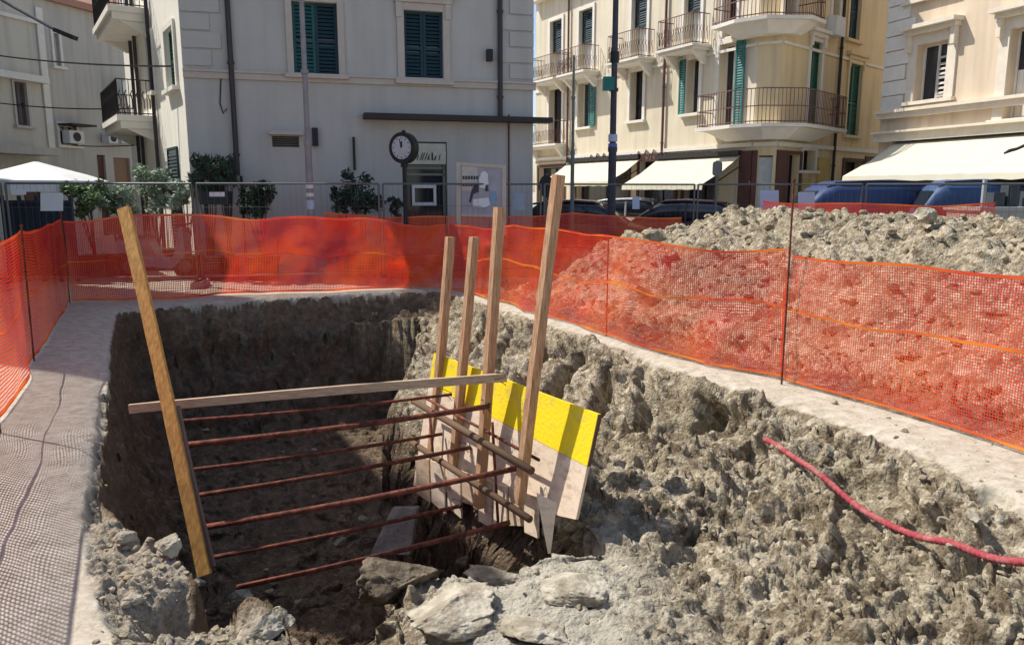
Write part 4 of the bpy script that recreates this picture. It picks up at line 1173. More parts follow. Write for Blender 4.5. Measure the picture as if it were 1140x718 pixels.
r1 = fh(F2, 900, 912, z1f + .02, z1f + 2.5, 95); r2 = fh(F2, 943, 957, z1f - .1, z1f + 2.15, 110)
r3 = fh(F2, 872, 884, z2f + .1, z2f + 2.2, 20); r4 = fh(F2, 926, 934, z2f + .8, z2f + 2.2, 10); r5 = fh(F2, 945, 957, z2f + .3, z2f + 2.2, 15)
rs1 = fh(F2, 876, 889, .05, 2.8, 200); rs2 = fh(F2, 938, 958, .05, 2.7, 200); rs3 = fh(F2, 893, 907, 2.35, 2.95, 175)
mb = MB(); F2.wall(mb, 0, yH, [r1, r2, r3, r4, r5, rs1, rs2, rs3], dep=.3)
mb.build('side_facade', M_yell, yh)
foot = [yA, yC, yC2, yB, (yB[0] - 2, yB[1] + 9), (yA[0] + 8, yA[1] + 6)]
body(yh, foot, yH, M_cream, faces_open=(0, 1, 2))
flat_roof(yh, foot, yH, M_tile, .6)
for i, h_ in enumerate(upH):
    window(F1, yh, h_, M_shut if i != 1 else M_shut, M_whit, 'frame', trim=.13, sill=False, curtain=True, name='balcony_door', dep=.3)
    sm_ = (h_[0] + h_[1]) / 2; ww_ = (h_[1] - h_[0]) / 2
    louvre_leaf(F1, MB(), h_[0] + .01, h_[1] - .01, h_[2] + 1.15, h_[3] - .01, -.15).build('shutter', M_shut, yh)
    balcony(F1, yh, h_[0] - .5, h_[1] + .5, z2f - .02, .75, .9)
for i, h_ in enumerate(lowH):
    window(F1, yh, h_, M_teal if i in (1, 3) else M_shut, M_whit, {0: 'dark', 1: 'right', 2: 'dark', 3: 'left'}[i], trim=.14, sill=i > 0, dep=.3)
window(F1, yh, drH, M_teal, M_whit, 'right', trim=.16, sill=False, name='balcony_door', dep=.3)
window(F1, yh, up2, M_shut, M_whit, 'dark', trim=.12, sill=False, name='balcony_door', dep=.3)
window(F2, yh, r1, M_green, M_whit, 'closed', trim=.12, sill=False, hood=.22, name='balcony_door', dep=.3)
window(F2, yh, r2, M_green, M_yell, 'closed', trim=.12, hood=.15, dep=.3)
window(F2, yh, r3, M_shut, M_whit, 'dark', trim=.1, sill=False, name='balcony_door', dep=.3)
window(F2, yh, r4, None, M_whit, 'frame', trim=.1, dep=.3); window(F2, yh, r5, M_shut, M_yell, 'closed', trim=.12, dep=.3)
balcony(F1, yh, F1.s(596, 155), F1.s(632, 155), z1f - .02, .6, .9)
# corner balconies run round the corner
def corner_balcony(z, sA, sB, dep, rh):
    pA0 = F1.p(sA, 0, .003); pA = F1.p(sA, 0, dep); pB = F2.p(sB, 0, dep * .8); pB0 = F2.p(sB, 0, .003)
    mid = [F1.p(F1.L - 1.0, 0, dep), F1.p(F1.L - .2, 0, dep) + (FC.n * .12), FC.p(FC.L / 2, 0, dep * 1.12), F2.p(.2, 0, dep) + FC.n * .12, F2.p(1.0, 0, dep)]
    outer = [pA] + mid + [pB]
    inner = [pB0, FC.p(FC.L, 0, .003), FC.p(0, 0, .003), pA0]
    ring = outer + inner
    mb = MB(); mb.loft([[q + Vector((0, 0, z - .10)) for q in ring], [q + Vector((0, 0, z)) for q in ring]])
    cc = FC.p(FC.L / 2, 0, 0)
    inr = [cc + (q - cc) * .86 for q in outer] + inner
    mb.loft([[cc * .35 + q * .65 + Vector((0, 0, z - .42)) for q in inr], [q + Vector((0, 0, z - .102)) for q in inr]])
    b = mb.build('balcony', M_whit, yh)
    rl = MB(); o_ = [cc + (q - cc) * .965 for q in outer]
    chain = [pA0 + (pA - pA0) * .05] + o_ + [pB0]
    for i in range(len(chain) - 1):
        a_, b_3 = chain[i], chain[i + 1]; k = max(1, int((b_3 - a_).length / .11))
        for j in range(k):
            q = a_ + (b_3 - a_) * j / k; rl.tube([q + Vector((0, 0, z)), q + Vector((0, 0, z + rh))], .011, 4)
        for zz in (.06, rh * .5, rh): rl.tube([a_ + Vector((0, 0, z + zz)), b_3 + Vector((0, 0, z + zz))], .018, 4)
    rl.build('railing', M_rail, b)
corner_balcony(z1f - .02, F1.s(794, 145), F2.s(922, 148), .75, .95)
corner_balcony(z2f + .3, F1.s(812, 50), F2.s(888, 30), .75, .95)
# ornaments: string courses, cornice, pipes
mb = MB()
for f in (F1, FC, F2):
    e0 = 0; 
    f.box(mb, .003, f.L - .003, z1f - .62, z1f - .5, .004, .08); f.box(mb, .003, f.L - .003, z2f - .35, z2f - .27, .004, .05)
    f.box(mb, .003, f.L - .003, yH - .45, yH - .02, .004, .35); f.box(mb, .003, f.L - .003, .0, .5, .004, .06)
mb.build('string_courses', M_whit, yh)
mb = MB()
F1.box(mb, .003, F1.s(790, 200), 2.95, z1f - .7, .004, .03)
mb.build('ground_floor_band', mat('reddish_stone_band', (.30, .20, .15), .9, .2), yh)
mb = MB(); b0 = F1.s(630, 160)
k = 0; s_ = F1.s(632, 160)
while s_ < F1.s(745, 160):        # wrought scrolls under the sills
    zz = z1f - .78 - .08 * math.sin(k * .9)
    mb.tube([F1.p(s_, zz, .08), F1.p(s_ + .18, zz + .2, .12), F1.p(s_ + .36, zz + .05, .1), F1.p(s_ + .3, zz - .12, .12), F1.p(s_ + .12, zz - .06, .08)], .022, 5)
    s_ += .42; k += 1
mb.build('wrought_scrolls', M_rail, yh)
pipe(F1, yh, F1.s(741, 100), 2.9, yH - .5, M_rail, .045); pipe(F2, yh, F2.s(931, 100), .3, yH - .5, M_iron, .05); pipe(F1, yh, F1.s(634, 100), 2.9, yH - .5, M_rail, .04)
awning(F1, yh, F1.s(634, 180), F1.s(714, 180), F1.z(660, 180), F1.z(660, 180) - .78, 1.35)
awning(F1, yh, F1.s(733, 175), F1.s(826, 175), F1.z(770, 176), F1.z(770, 176) - .85, 1.5)
for h_ in shops: window(F1, yh, h_, None, M_brown, 'dark', trim=.12, sill=False, name='shop_window', dep=.3)
for f, h_ in ((F2, rs1), (F2, rs2)): window(f, yh, h_, None, M_brown, 'dark', trim=.1, sill=False, name='shop_window', dep=.3)
window(F2, yh, rs3, None, M_whit, 'dark', trim=.08, name='small_window', dep=.3)
mb = MB(); FC.box(mb, FC.s(842, 200), FC.s(860, 200), .1, 2.7, -.28, -.1); mb.build('corner_door', mat('pale_shop_door', (.50, .52, .50), .5), yh)
for f, a, b in ((F1, F1.s(823, 200), F1.L - .003), (FC, .003, FC.s(843, 200) - .02), (F2, .003, F2.s(874, 200)), (F2, F2.s(961, 200), F2.L - .003)):
    mb = MB(); f.box(mb, a, b, .51, 2.9, .004, .05); mb.build('brown_pilaster', M_brown, yh)
mb = MB(); F2.box(mb, F2.s(912), F2.s(924), 1.0, 2.75, .004, .06); F2.box(mb, F2.s(895), F2.s(906), .9, 2.1, .004, .05)
mb.build('yellow_panels', mat('ochre_panel', (.52, .36, .10), .7), yh)
mb = MB(); F2.box(mb, F2.s(928, 20) - .4, F2.s(928, 20) + .2, z2f + .2, z2f + .75, .004, .3); mb.build('air_conditioner', M_white, yh)

# --- ochre house at the right
rA, rB = pl(974, 22), pl(1290, 15.2)
FR = Face(rA, rB)
rH = 9.2
rh_ = thing('ochre_house', (*rA, 0), 'ochre plastered house at the right with stone hooded windows and a long cream awning', 'house')
q1 = (FR.s(1020, 80), FR.s(1054, 80), FR.z(1037, 111), FR.z(1037, 48)); q2 = (FR.s(1122, 80), FR.s(1165, 80), FR.z(1140, 131), FR.z(1140, 30))
q3 = (FR.s(1018, 0), FR.s(1056, 0), FR.z(1037, -4), FR.z(1037, -70)); q4 = (FR.s(1230, 80), FR.s(1275, 80), q2[2], q2[3])
rsh = [(FR.s(986, 210), FR.s(1046, 210), .05, 2.6), (FR.s(1056, 210), FR.s(1130, 210), .05, 2.6), (FR.s(1142, 210), FR.s(1230, 210), .05, 2.6)]
mb = MB(); FR.wall(mb, 0, rH, [q1, q2, q3, q4] + rsh, dep=.28); mb.build('facade', M_rwall, rh_)
foot = [rA, rB, (rB[0] + 9, rB[1] + 4), (rA[0] + 9, rA[1] + 5)]
body(rh_, foot, rH, M_rwall, faces_open=(0,)); flat_roof(rh_, foot, rH, M_tile, .6)
for h_, hd_ in ((q1, .36), (q2, .36), (q3, 0), (q4, .36)):
    window(FR, rh_, h_, None, M_stone, 'frame', trim=.26, hood=hd_, dep=.28, curtain=h_ in (q2, q4))
mb = MB(); a, b = (q1[0] + q1[1]) / 2 + .03, q1[1] - .06     # perforated half shutter
louvre_leaf(FR, mb, a, b, q1[2] + .06, q1[3] - .35, -.2, step=.12); mb.build('inner_shutter', mat('pale_shutter', (.45, .42, .38), .7), rh_)
mb = MB()
zc1 = FR.z(990, 124); zc2 = FR.z(1000, 153)
FR.box(mb, .0, FR.L, zc1 - .22, zc1 - .08, .004, .16); FR.box(mb, 0, FR.L, zc1 - .078, zc1, .004, .26); mb.build('sill_cornice', M_stone, rh_); mb = MB(); FR.box(mb, 0, FR.L, zc2 - .12, zc2 + .10, .004, .22); FR.box(mb, 0, FR.L, zc2 + .102, zc2 + .16, .004, .34)
mb.build('shop_cornice', M_stone, rh_); mb = MB(); FR.box(mb, 0, FR.L, rH - .4, rH - .01, .004, .4)
mb.build('eaves_cornice', M_stone, rh_)
mb = MB(); z_ = zc1 + .02; k = 0
while z_ < rH - .6:
    ww = .95 if k % 2 else .75
    FR.box(mb, .003, ww, z_, z_ + .36, .004, .045); z_ += .39; k += 1
mb.build('corner_blocks', M_whit, rh_)
awning(FR, rh_, FR.s(998, 160), FR.s(1290, 160) - .1, zc2 - .14, 2.12, 1.75, val=.14)
for h_ in rsh: window(FR, rh_, h_, None, M_brown, 'dark', trim=.1, sill=False, name='shop_window', dep=.28)

# --- beige houses at the end of the left lane
lA, lB, lC = pl(-260, 19), pl(57, 27), pl(160, 31)
bh = thing('beige_house', (*lB, 0), 'tall beige house at the far left behind the parasol, with one brown shutter', 'house')
Fa = Face(lA, lB); aH = 11.6
ha1 = hole(Fa, 17, 30, 92, 140); ha2 = hole(Fa, -60, -40, 92, 150)
mb = MB(); Fa.wall(mb, 0, aH, [ha1, ha2], dep=.2); mb.build('facade', M_lwall, bh)
foot = [lA, lB, (lB[0] - 5, lB[1] + 5), (lA[0] - 6, lA[1] + 3)]
body(bh, foot, aH, M_lwall, faces_open=(0,)); flat_roof(bh, foot, aH, M_tile, .4)
window(Fa, bh, ha1, mat('brown_shutter', (.12, .10, .10), .7), M_lwall2, 'closed', trim=.08); window(Fa, bh, ha2, MATS['brown_shutter'], M_lwall2, 'closed', trim=.08)
mb = MB(); zl = Fa.z(30, 88); Fa.box(mb, 0, Fa.L + .1, zl - .1, zl + .12, .003, .3); Fa.box(mb, 0, Fa.L + .1, Fa.z(30, 25), Fa.z(30, 25) + .12, .003, .12); mb.build('string_course', M_whit, bh)
mb = MB(); Fa.box(mb, 0, Fa.L - .3, 2.9, 3.15, .003, .9); mb.build('shop_canopy', M_lwall2, bh)
mb = MB(); Fa.box(mb, Fa.L - 1.1, Fa.L - .6, .05, 2.6, .003, .05); Fa.box(mb, Fa.L - 5, Fa.L - 2.2, .05, 2.6, .003, .05); mb.build('door', M_brown, bh)
bh2 = thing('beige_house', (*lC, 0), 'pale house closing the lane, with air conditioners and a satellite dish', 'house')
Fb = Face(lB, lC); bH = Fb.z(100, 14)
hb1 = hole(Fb, 60, 66, 38, 74); hb2 = hole(Fb, 66, 85, 140, 162); hb3 = (Fb.s(128, 200), Fb.s(146, 200), .05, Fb.z(137, 176)); hb4 = (Fb.s(110, 200), Fb.s(119, 200), .05, Fb.z(137, 174))
mb = MB(); Fb.wall(mb, 0, bH, [hb1, hb2, hb3, hb4], dep=.2); mb.build('facade', M_lwall2, bh2)
foot = [lB, lC, (lC[0] - 1, lC[1] + 7), (lB[0] - 2, lB[1] + 7)]
body(bh2, foot, bH, M_lwall2, faces_open=(0,)); flat_roof(bh2, foot, bH, M_tile, .4)
window(Fb, bh2, hb1, M_shut, M_whit, 'frame', trim=.1); window(Fb, bh2, hb2, None, M_whit, 'frame', trim=.1)
mb = MB(); Fb.box(mb, hb3[0] + .003, hb3[1] - .003, .06, hb3[3] - .003, -.19, -.1); mb.build('door', mat('brown_door', (.26, .16, .10), .7), bh2)
mb = MB(); Fb.box(mb, hb4[0] + .003, hb4[1] - .003, .06, hb4[3] - .003, -.19, -.1); mb.build('door', M_brown, bh2)
mb = MB(); Fb.box(mb, .05, .3, 3, bH - .3, .003, .06); mb.build('pilaster', M_whit, bh2)
for (x0, x1, y0, y1) in ((68, 84, 146, 160), (112, 122, 149, 160), (126, 138, 149, 160)):
    h_ = hole(Fb, x0, x1, y0, y1); mb = MB(); Fb.box(mb, h_[0], h_[1], h_[2], h_[3], .06, .4)
    ac = mb.build('air_conditioner', M_white, bh2); mb = MB(); c_ = Fb.p((h_[0] + h_[1]) / 2, (h_[2] + h_[3]) / 2, .402)
    mb.tube([c_, c_ + Fb.n * .02], (h_[3] - h_[2]) * .36, 14); mb.build('fan', M_iron, ac)
mb = MB(); Fb.box(mb, Fb.s(64), Fb.s(92), Fb.z(78, 141), Fb.z(78, 139), .003, .7); mb.build('small_canopy', M_iron, bh2)
mb = MB(); c_ = Fb.p(Fb.s(131, 104), Fb.z(131, 104), .5); nn = (Fb.n + Vector((.6, 0, .5))).normalized(); u_ = nn.orthogonal().normalized(); v_ = nn.cross(u_)
rings = [[c_ + nn * (.12 * (r_ / .42) ** 2) + (u_ * math.cos(a) + v_ * math.sin(a)) * r_ for a in [2 * math.pi * k / 16 for k in range(16)]] for r_ in (.02, .15, .28, .42)]
mb.loft(rings, caps=False); mb.tube([c_, c_ - nn * .3, Fb.p(Fb.s(131, 104), Fb.z(131, 112), 0)], .03, 6); mb.build('satellite_dish', M_white, bh2)
# added tall house, out of view on the left, placed to shadow the shaft
tA, tB = (-8.8, 9.25), (-12.4, 16.1)
th_ = thing('added_shade_house', (*tA, 0), 'tall beige house added out of view beside the left net to cast the shadow over the shaft', 'house')
Ft = Face(tA, tB); tH = 11.1
hs_ = [(a, a + 1.0, z_, z_ + 1.7) for a in (1.2, 3.5, 5.8) for z_ in (4.2, 7.6)] + [(1.0, 3.2, .05, 2.8), (4.6, 6.9, .05, 2.8)]
mb = MB(); Ft.wall(mb, 0, tH, hs_, dep=.25); mb.build('facade', M_lwall, th_)
foot = [tA, tB, (tB[0] - 9.1, tB[1] + 4.1), (tA[0] - 9.1, tA[1] + 4.1)]
body(th_, foot, tH, M_lwall, faces_open=(0,)); flat_roof(th_, foot, tH, M_tile, .1, .12)
for h_ in hs_[:-2]: window(Ft, th_, h_, M_shut, M_whit, 'closed', trim=.12)
for h_ in hs_[-2:]: window(Ft, th_, h_, None, M_brown, 'dark', trim=.12, sill=False, name='shop_window')

# ---------------------------------------------------------------- steel site fence panels
def fence_panel(a, b, h, label, dy=0):
    a = Vector((*a, 0)); b = Vector((*b, 0)); u_ = (b - a).normalized(); L_ = (b - a).length
    t = thing('site_fence_panel', a, label, 'steel fence', 'steel mesh site fence panels behind the nets')
    up_ = Vector((0, 0, 1))
    mb = MB()
    for q in (a + u_ * .04, b - u_ * .04): mb.tube([q + up_ * .02, q + up_ * h], .021, 8)
    mb.tube([a + u_ * .04 + up_ * h, b - u_ * .04 + up_ * h], .019, 6); mb.tube([a + u_ * .04 + up_ * .2, b - u_ * .04 + up_ * .2], .019, 6)
    mb.build('frame', M_galv, t)
    mb = MB(); k = int(L_ / .11)
    for i in range(1, k):
        q = a + u_ * (L_ * i / k); mb.tube([q + up_ * .2, q + up_ * h], .0022, 3, caps=False)
    for zz in (.55, 1.0, 1.45): mb.tube([a + u_ * .05 + up_ * zz, b - u_ * .05 + up_ * zz], .003, 3, caps=False)
    mb.build('wire_mesh', M_galv, t)
    for q in (a, b):
        mb = MB(); v = Vector((-u_.y, u_.x, 0)) * .3; w2_ = u_ * .1
        mb.hexa([q - v - w2_, q + v - w2_, q + v + w2_, q - v + w2_, q - v - w2_ * .7 + up_ * .13, q + v - w2_ * .7 + up_ * .13, q + v + w2_ * .7 + up_ * .13, q - v + w2_ * .7 + up_ * .13])
        mb.build('foot_block', mat('concrete_foot', (.35, .34, .33), .9), t)
    return t
fx = [pl(-210, 13.1), pl(4, 13.6), pl(216, 13.9), pl(424, 14.6), pl(604, 15.6), pl(775, 16.4), pl(962, 15.6), pl(1150, 14.4)]
names = ['leftmost steel fence panel, only its end in view', 'steel fence panel in front of the cafe parasol and hedge', 'steel fence panel in front of the planters by the grey wall', 'steel fence panel in front of the street clock and poster', 'steel fence panel in front of the dark red car', 'steel fence panel behind the left part of the soil heap', 'steel fence panel in front of the blue van']
for i in range(7): fence_panel(fx[i], fx[i + 1], 1.87, names[i])
def sheet(x0, x1, y0, y1, Y, m, label, cat='notice'):
    p0, p1, p2, p3 = P(x0, y1, Y), P(x1, y1, Y), P(x1, y0, Y), P(x0, y0, Y); k = Vector((0, .006, 0))
    mb = MB(); mb.hexa([p0, p1, p1 + k, p0 + k, p3, p2, p2 + k, p3 + k])
    return rooted(mb, 'notice_sheet', m, p0, label, cat)
sheet(45, 70, 215, 235, 13.6, M_paper, 'larger white notice sheet hung on the fence below the parasol')
sheet(12, 29, 211, 217, 13.5, M_paper, 'small narrow white notice at the far left of the fence')
sheet(233, 250, 214, 219, 14.2, M_paper, 'narrow white notice over the dark planter left of the lamp post')
sheet(704, 712, 219, 233, 15.9, M_bpaper, 'blue grey notice hung in front of the white car')
sheet(846, 867, 212, 234, 15.9, M_bpaper, 'pale blue notice on the fence left of the blue van')
sheet(889, 907, 214, 233, 15.7, M_bpaper, 'pale blue notice on the fence in front of the blue van')
sheet(570, 584, 215, 234, 15.4, mat('faded_blue_sheet', (.30, .36, .46), .7), 'faded blue sheet on the fence right of the poster')

# ---------------------------------------------------------------- poster board, clock, poles
Yp = 15.2
t = thing('poster_board', P(510, 262, Yp), 'framed poster with a figure in white, standing before the grey wall', 'poster board')
def quadp(mb, pts_, Y, th=.01, yo=0):
    vs = [P(x, y, Y) + Vector((0, yo, 0)) for x, y in pts_]; k = Vector((0, th, 0)); mq = len(vs)
    mb.add(vs + [v + k for v in vs], [tuple(range(mq)), tuple(range(2 * mq - 1, mq - 1, -1))] + [(i, i + mq, (i + 1) % mq + mq, (i + 1) % mq) for i in range(mq)])
mb = MB()
for q in ([(508, 181), (513, 181), (513, 262), (508, 262)], [(559, 184), (563.5, 184), (563.5, 262), (559, 262)], [(513.2, 181), (558.8, 184), (558.8, 187.5), (513.2, 184.5)], [(513.2, 238), (558.8, 239), (558.8, 242), (513.2, 241)]): quadp(mb, q, Yp, .05)
mb.build('frame', mat('pale_wood_frame', (.50, .44, .38), .7), t)
mb = MB(); quadp(mb, [(513.2, 184.7), (558.8, 187.7), (558.8, 238.8), (513.2, 237.8)], Yp, .01, .02); mb.build('poster', mat('poster_grey', (.36, .35, .40), .5, .15, scale=3), t)
mb = MB(); quadp(mb, [(514, 185), (532, 186), (530, 213), (514, 212)], Yp, .003, .013)
mb.build('pale_field', mat('poster_pale', (.52, .48, .46), .5), t)
mb = MB()
for y0, y1, x1 in ((196, 200, 532), (205, 207.5, 526)):
    x_ = 515
    while x_ < x1: quadp(mb, [(x_, y0), (x_ + 2.2, y0), (x_ + 2.2, y1), (x_, y1)], Yp, .003, .006); x_ += 3
mb.build('lettering', mat('poster_ink', (.05, .05, .07), .5), t)
mb = MB(); quadp(mb, [(536, 192), (540, 190.5), (543, 194), (544, 204), (541, 210), (534, 209), (533, 200)], Yp, .003, .006); quadp(mb, [(526, 222), (544, 220), (546, 228), (540, 231), (526, 230)], Yp, .003, .006); mb.build('white_figure', mat('poster_white', (.70, .70, .73), .5), t)
mb = MB(); quadp(mb, [(528, 206), (532.5, 205), (533, 214), (527, 216), (524, 226), (522, 225), (525, 212)], Yp, .003, .003); quadp(mb, [(540.5, 206), (543, 206), (544, 213), (540, 213)], Yp, .003, .003); mb.build('dark_shapes', MATS['poster_ink'], t)
mb = MB(); quadp(mb, [(545, 213), (552, 213), (552, 228), (546, 228)], Yp, .003, .006); mb.build('blue_patch', mat('poster_blue', (.22, .34, .48), .5), t)

cb = P(452, 262, 15.0); cbz = Vector((cb.x, 15.0, 0))
t = thing('street_clock', cbz, 'dark street clock on a thin post before the shop', 'clock')
zc_ = P(452, 165, 15.0).z; up_ = Vector((0, 0, 1))
mb = MB(); mb.tube([cbz, cbz + up_ * .25], [.11, .08], 10); mb.tube([cbz + up_ * .25, cbz + up_ * (zc_ - .25)], .042, 8); mb.tube([cbz + up_ * (zc_ - .36), cbz + up_ * (zc_ - .28)], .07, 8); mb.build('post', M_black, t)
cc = cbz + up_ * zc_; fn_ = Vector((-.35, -1, 0)).normalized(); sd = fn_.cross(up_)
def disc(mb, c_, r0, r1, d0, d1, n_=28):
    ring = lambda r_, d_: [c_ + fn_ * d_ + (sd * math.cos(2 * math.pi * k / n_) + up_ * math.sin(2 * math.pi * k / n_) * 1.08) * r_ for k in range(n_)]
    mb.loft([ring(r0, d0), ring(r1, d1)])
mb = MB(); disc(mb, cc, .27, .27, -.10, .10); mb.tube([cc + up_ * .26, cc + up_ * .33], [.06, .03], 8); mb.build('case', M_black, t)
mb = MB(); disc(mb, cc, .20, .20, .101, .112); dl_ = mb.build('dial', mat('clock_dial', (.42, .42, .46), .5), t)
mb = MB()
for ang, ln, wd in ((95, .12, .022), (78, .17, .014)):
    v = (sd * math.cos(math.radians(ang)) + up_ * math.sin(math.radians(ang))); q = v.cross(fn_) * wd; c_ = cc + fn_ * .114
    mb.add([c_ - q, c_ + q, c_ + q * .6 + v * ln, c_ - q * .6 + v * ln], [(0, 1, 2, 3)])
for k in range(12):
    v = (sd * math.cos(k * math.pi / 6) + up_ * math.sin(k * math.pi / 6) * 1.08); q = v.cross(fn_) * .008; c_ = cc + fn_ * .114
    mb.add([c_ - q + v * .155, c_ + q + v * .155, c_ + q + v * .185, c_ - q + v * .185], [(0, 1, 2, 3)])
mb.build('hands', M_black, dl_)

def lamp_post(px, Y, H, r, m, label, bands=(), head=True, nm='lamp_post', arm=(-1.2, -.6)):
    b = Vector((*pl(px, Y), 0))
    t = thing(nm, b, label, 'lamp post' if head else 'pole')
    mb = MB(); mb.tube([b, b + up_ * .9, b + up_ * .95, b + up_ * 2.6, b + up_ * 2.65, b + up_ * H], [r * 1.35, r * 1.3, r * 1.12, r * 1.05, r * .85, r * .6], 12); mb.build('pole', m, t)
    for c0z, c1z, k0, k1 in ((0, .12, 2.2, 1.6), (2.6, 2.7, 1.25, 1.25), (3.9, 3.97, 1.15, 1.15)):
        if c1z < H: mb = MB(); mb.tube([b + up_ * c0z, b + up_ * c1z], [r * k0, r * k1], 12); mb.build('collar', m, t)
    for (y0, y1, mm) in bands:
        z0, z1 = P(px, y1, Y).z, P(px, y0, Y).z; mb = MB(); rr = r * (1.14 if z1 > .95 else 1.34)
        mb.tube([b + up_ * z0, b + up_ * z1], rr + .004, 12); mb.build('sticker', mm, t)
    if head:
        e_ = b + up_ * (H + .25) + Vector((arm[0], arm[1], 0))
        mb = MB(); mb.tube([b + up_ * (H - .05), b + up_ * (H + .2) + Vector((arm[0] * .3, arm[1] * .3, 0)), e_], r * .5, 8); mb.build('arm', m, t)
        mb = MB(); v = Vector((arm[0], arm[1], 0)).normalized(); q = Vector((-v.y, v.x, 0)) * .13
        mb.hexa([e_ - q * .7 - up_ * .06, e_ + q * .7 - up_ * .06, e_ + q + v * .55 - up_ * .05, e_ - q + v * .55 - up_ * .05, e_ - q * .5 + up_ * .05, e_ + q * .5 + up_ * .05, e_ + q * .6 + v * .5 + up_ * .08, e_ - q * .6 + v * .5 + up_ * .08]); mb.build('lamp_head', m, t)
    return t
M_pole = mat('grey_pole_paint', (.26, .24, .26), .6, .15); M_poled = mat('dark_pole_paint', (.05, .05, .075), .6, .25)
lamp_post(345, 14.9, 8.2, .062, M_pole, 'grey lamp post in front of the grey wall, stickers round its lower part', bands=((205, 210, M_white), (215, 219, M_white), (223, 233, M_bpaper)), arm=(0, -1.2))
lamp_post(681, 17.5, 9, .085, M_poled, 'tall dark lamp post in front of the cream house', bands=((150, 158, M_bpaper), (160, 168, mat('blue_sticker', (.10, .14, .40), .6)), (58, 70, M_black)), arm=(.5, -1.2))
mb = MB(); b = Vector((*pl(676, 17.3), 0)); z0, z1 = P(676, 101, 17.3).z, P(676, 86, 17.3).z; mb.box(b.x - .14, b.x + .1, 17.22, 17.40, z0, z1); mb.box(b.x - .05, b.x + .12, 17.4, 17.5, z0 + .08, z0 + .14)
rooted(mb, 'junction_box', M_teal, (b.x, 17.3, z0), 'dark teal box strapped high on the dark lamp post', 'junction box')
t = lamp_post(637, 19, P(637, 62, 19).z, .045, mat('greenish_pole', (.16, .20, .19), .6), 'thin grey green pole left of the tall dark lamp post', head=False, nm='thin_pole')
def road_sign(px, Y, ytop, ybot, w_, label, shape='rect', rnd=False):
    b = Vector((*pl(px, Y), 0)); z0, z1 = P(px, ybot, Y).z, P(px, ytop, Y).z
    t = thing('road_sign', b, label, 'road sign')
    mb = MB(); mb.tube([b, b + up_ * (z1 + .02)], .03, 8); mb.build('post', M_galv, t)
    mb = MB()
    n_ = 22; cz = (z0 + z1) / 2; hz_ = (z1 - z0) / 2
    ex_ = 2.0 if rnd else 5.0
    ring = []
    for k in range(n_):
        a = 2 * math.pi * k / n_; ca_, sa_ = math.cos(a), math.sin(a)
        ring.append((math.copysign(abs(ca_) ** (2 / ex_), ca_) * w_ / 2, math.copysign(abs(sa_) ** (2 / ex_), sa_) * hz_))
    mb.loft([[Vector((b.x + x_, Y - .045, cz + y_)) for x_, y_ in ring], [Vector((b.x + x_, Y - .035, cz + y_)) for x_, y_ in ring]])
    mb.build('sign_plate', mat('sign_back_grey', (.16, .17, .17), .5, metal=.3) if not rnd else M_black, t)
road_sign(797, 17.6, 180, 196, .22, 'small grey plate sign on a thin post before the right white awning')
road_sign(608, 16.4, 195, 220, .32, 'round dark sign seen from behind, left of the tall stake', rnd=True)
# street lamp on an arm over the lane, top left
t = thing('wall_lamp_arm', P(-40, -25, 17), 'lamp on a long slanting arm at the top left corner', 'street lamp')
p0, p1 = P(-40, -25, 17), P(66, 36, 17)
mb = MB(); mb.tube([p0, mixp(p0, p1, .5) - up_ * .03, p1], .035, 6); mb.build('arm', M_galv, t)
mb = MB(); q0, q1 = P(62, 34, 17), P(84, 43, 17); mb.beam(q0, q1, (0, 1, 0), .2, .09); mb.build('lamp_head', M_iron, t)
def wire(a, b, sag_, label, r=.014):
    mb = MB(); pts_ = [mixp(a, b, k / 16) - up_ * sag_ * 4 * (k / 16) * (1 - k / 16) for k in range(17)]; mb.tube(pts_, r, 4)
    rooted(mb, 'overhead_cable', M_iron, a, label, 'cable', 'cables slung over the left lane')
wire(P(-30, 58, 20), P(209, 74, 16.2), .10, 'upper black cable from the left edge to the grey house corner', .022)
wire(P(-30, 111, 22), P(148, 121, 20), .10, 'middle black cable crossing in front of the beige houses', .02)
wire(P(80, 162, 24), P(149, 162, 20.5), .03, 'lowest thin cable above the brown door', .018)
wire(P(182, 146, 18.3), P(208, 131, 16.1), .05, 'short slack cable on the sunlit side wall', .015)

# ---------------------------------------------------------------- cafe corner: parasol, wind screen, hedge plants
Yq = 16.2
b = Vector((*pl(43, Yq), 0)); zt_, zr_ = P(43, 182, Yq).z, P(43, 201, Yq - 1).z
t = thing('parasol', b, 'big white cafe parasol in the sun at the far left', 'parasol')
mb = MB(); mb.tube([b, b + up_ * zt_], .035, 8); mb.build('pole', M_galv, t)
mb = MB(); R_ = 1.36; n_ = 8
rings = []
for k, (rr, zz) in enumerate(((.05, zt_ + .03), (.5, zt_ - .10), (1.0, zt_ - .24), (R_, zr_), (R_ + .01, zr_ - .22))):
    ring = []
    for j in range(32):
        a = 2 * math.pi * j / 32 + .2; q = 1 - .07 * abs(math.sin(a * 4 - .8)); ring.append(b + Vector((math.cos(a) * rr * q, math.sin(a) * rr * q, zz)))
    rings.append(ring)
mb.loft(rings, caps=False); mb.build('canopy', M_awn if False else M_white, t)
mb = MB()
for j in range(8):
    a = 2 * math.pi * j / 8 + .2; mb.tube([b + up_ * (zt_ - .03), b + Vector((math.cos(a) * R_ * .97, math.sin(a) * R_ * .97, zr_ - .02))], .012, 4)
mb.build('ribs', M_galv, t)
mb = MB(); b2_ = P(40, 262, 15.6); x0, x1 = P(4, 212, 14.9).x, P(80, 212, 14.9).x
mb.box(x0, x1, 14.85, 14.9, .1, 1.5)
for k in range(5): xx = x0 + (x1 - x0) * k / 4; mb.box(xx - .03, xx + .03, 14.8, 14.849, 0, 1.65)
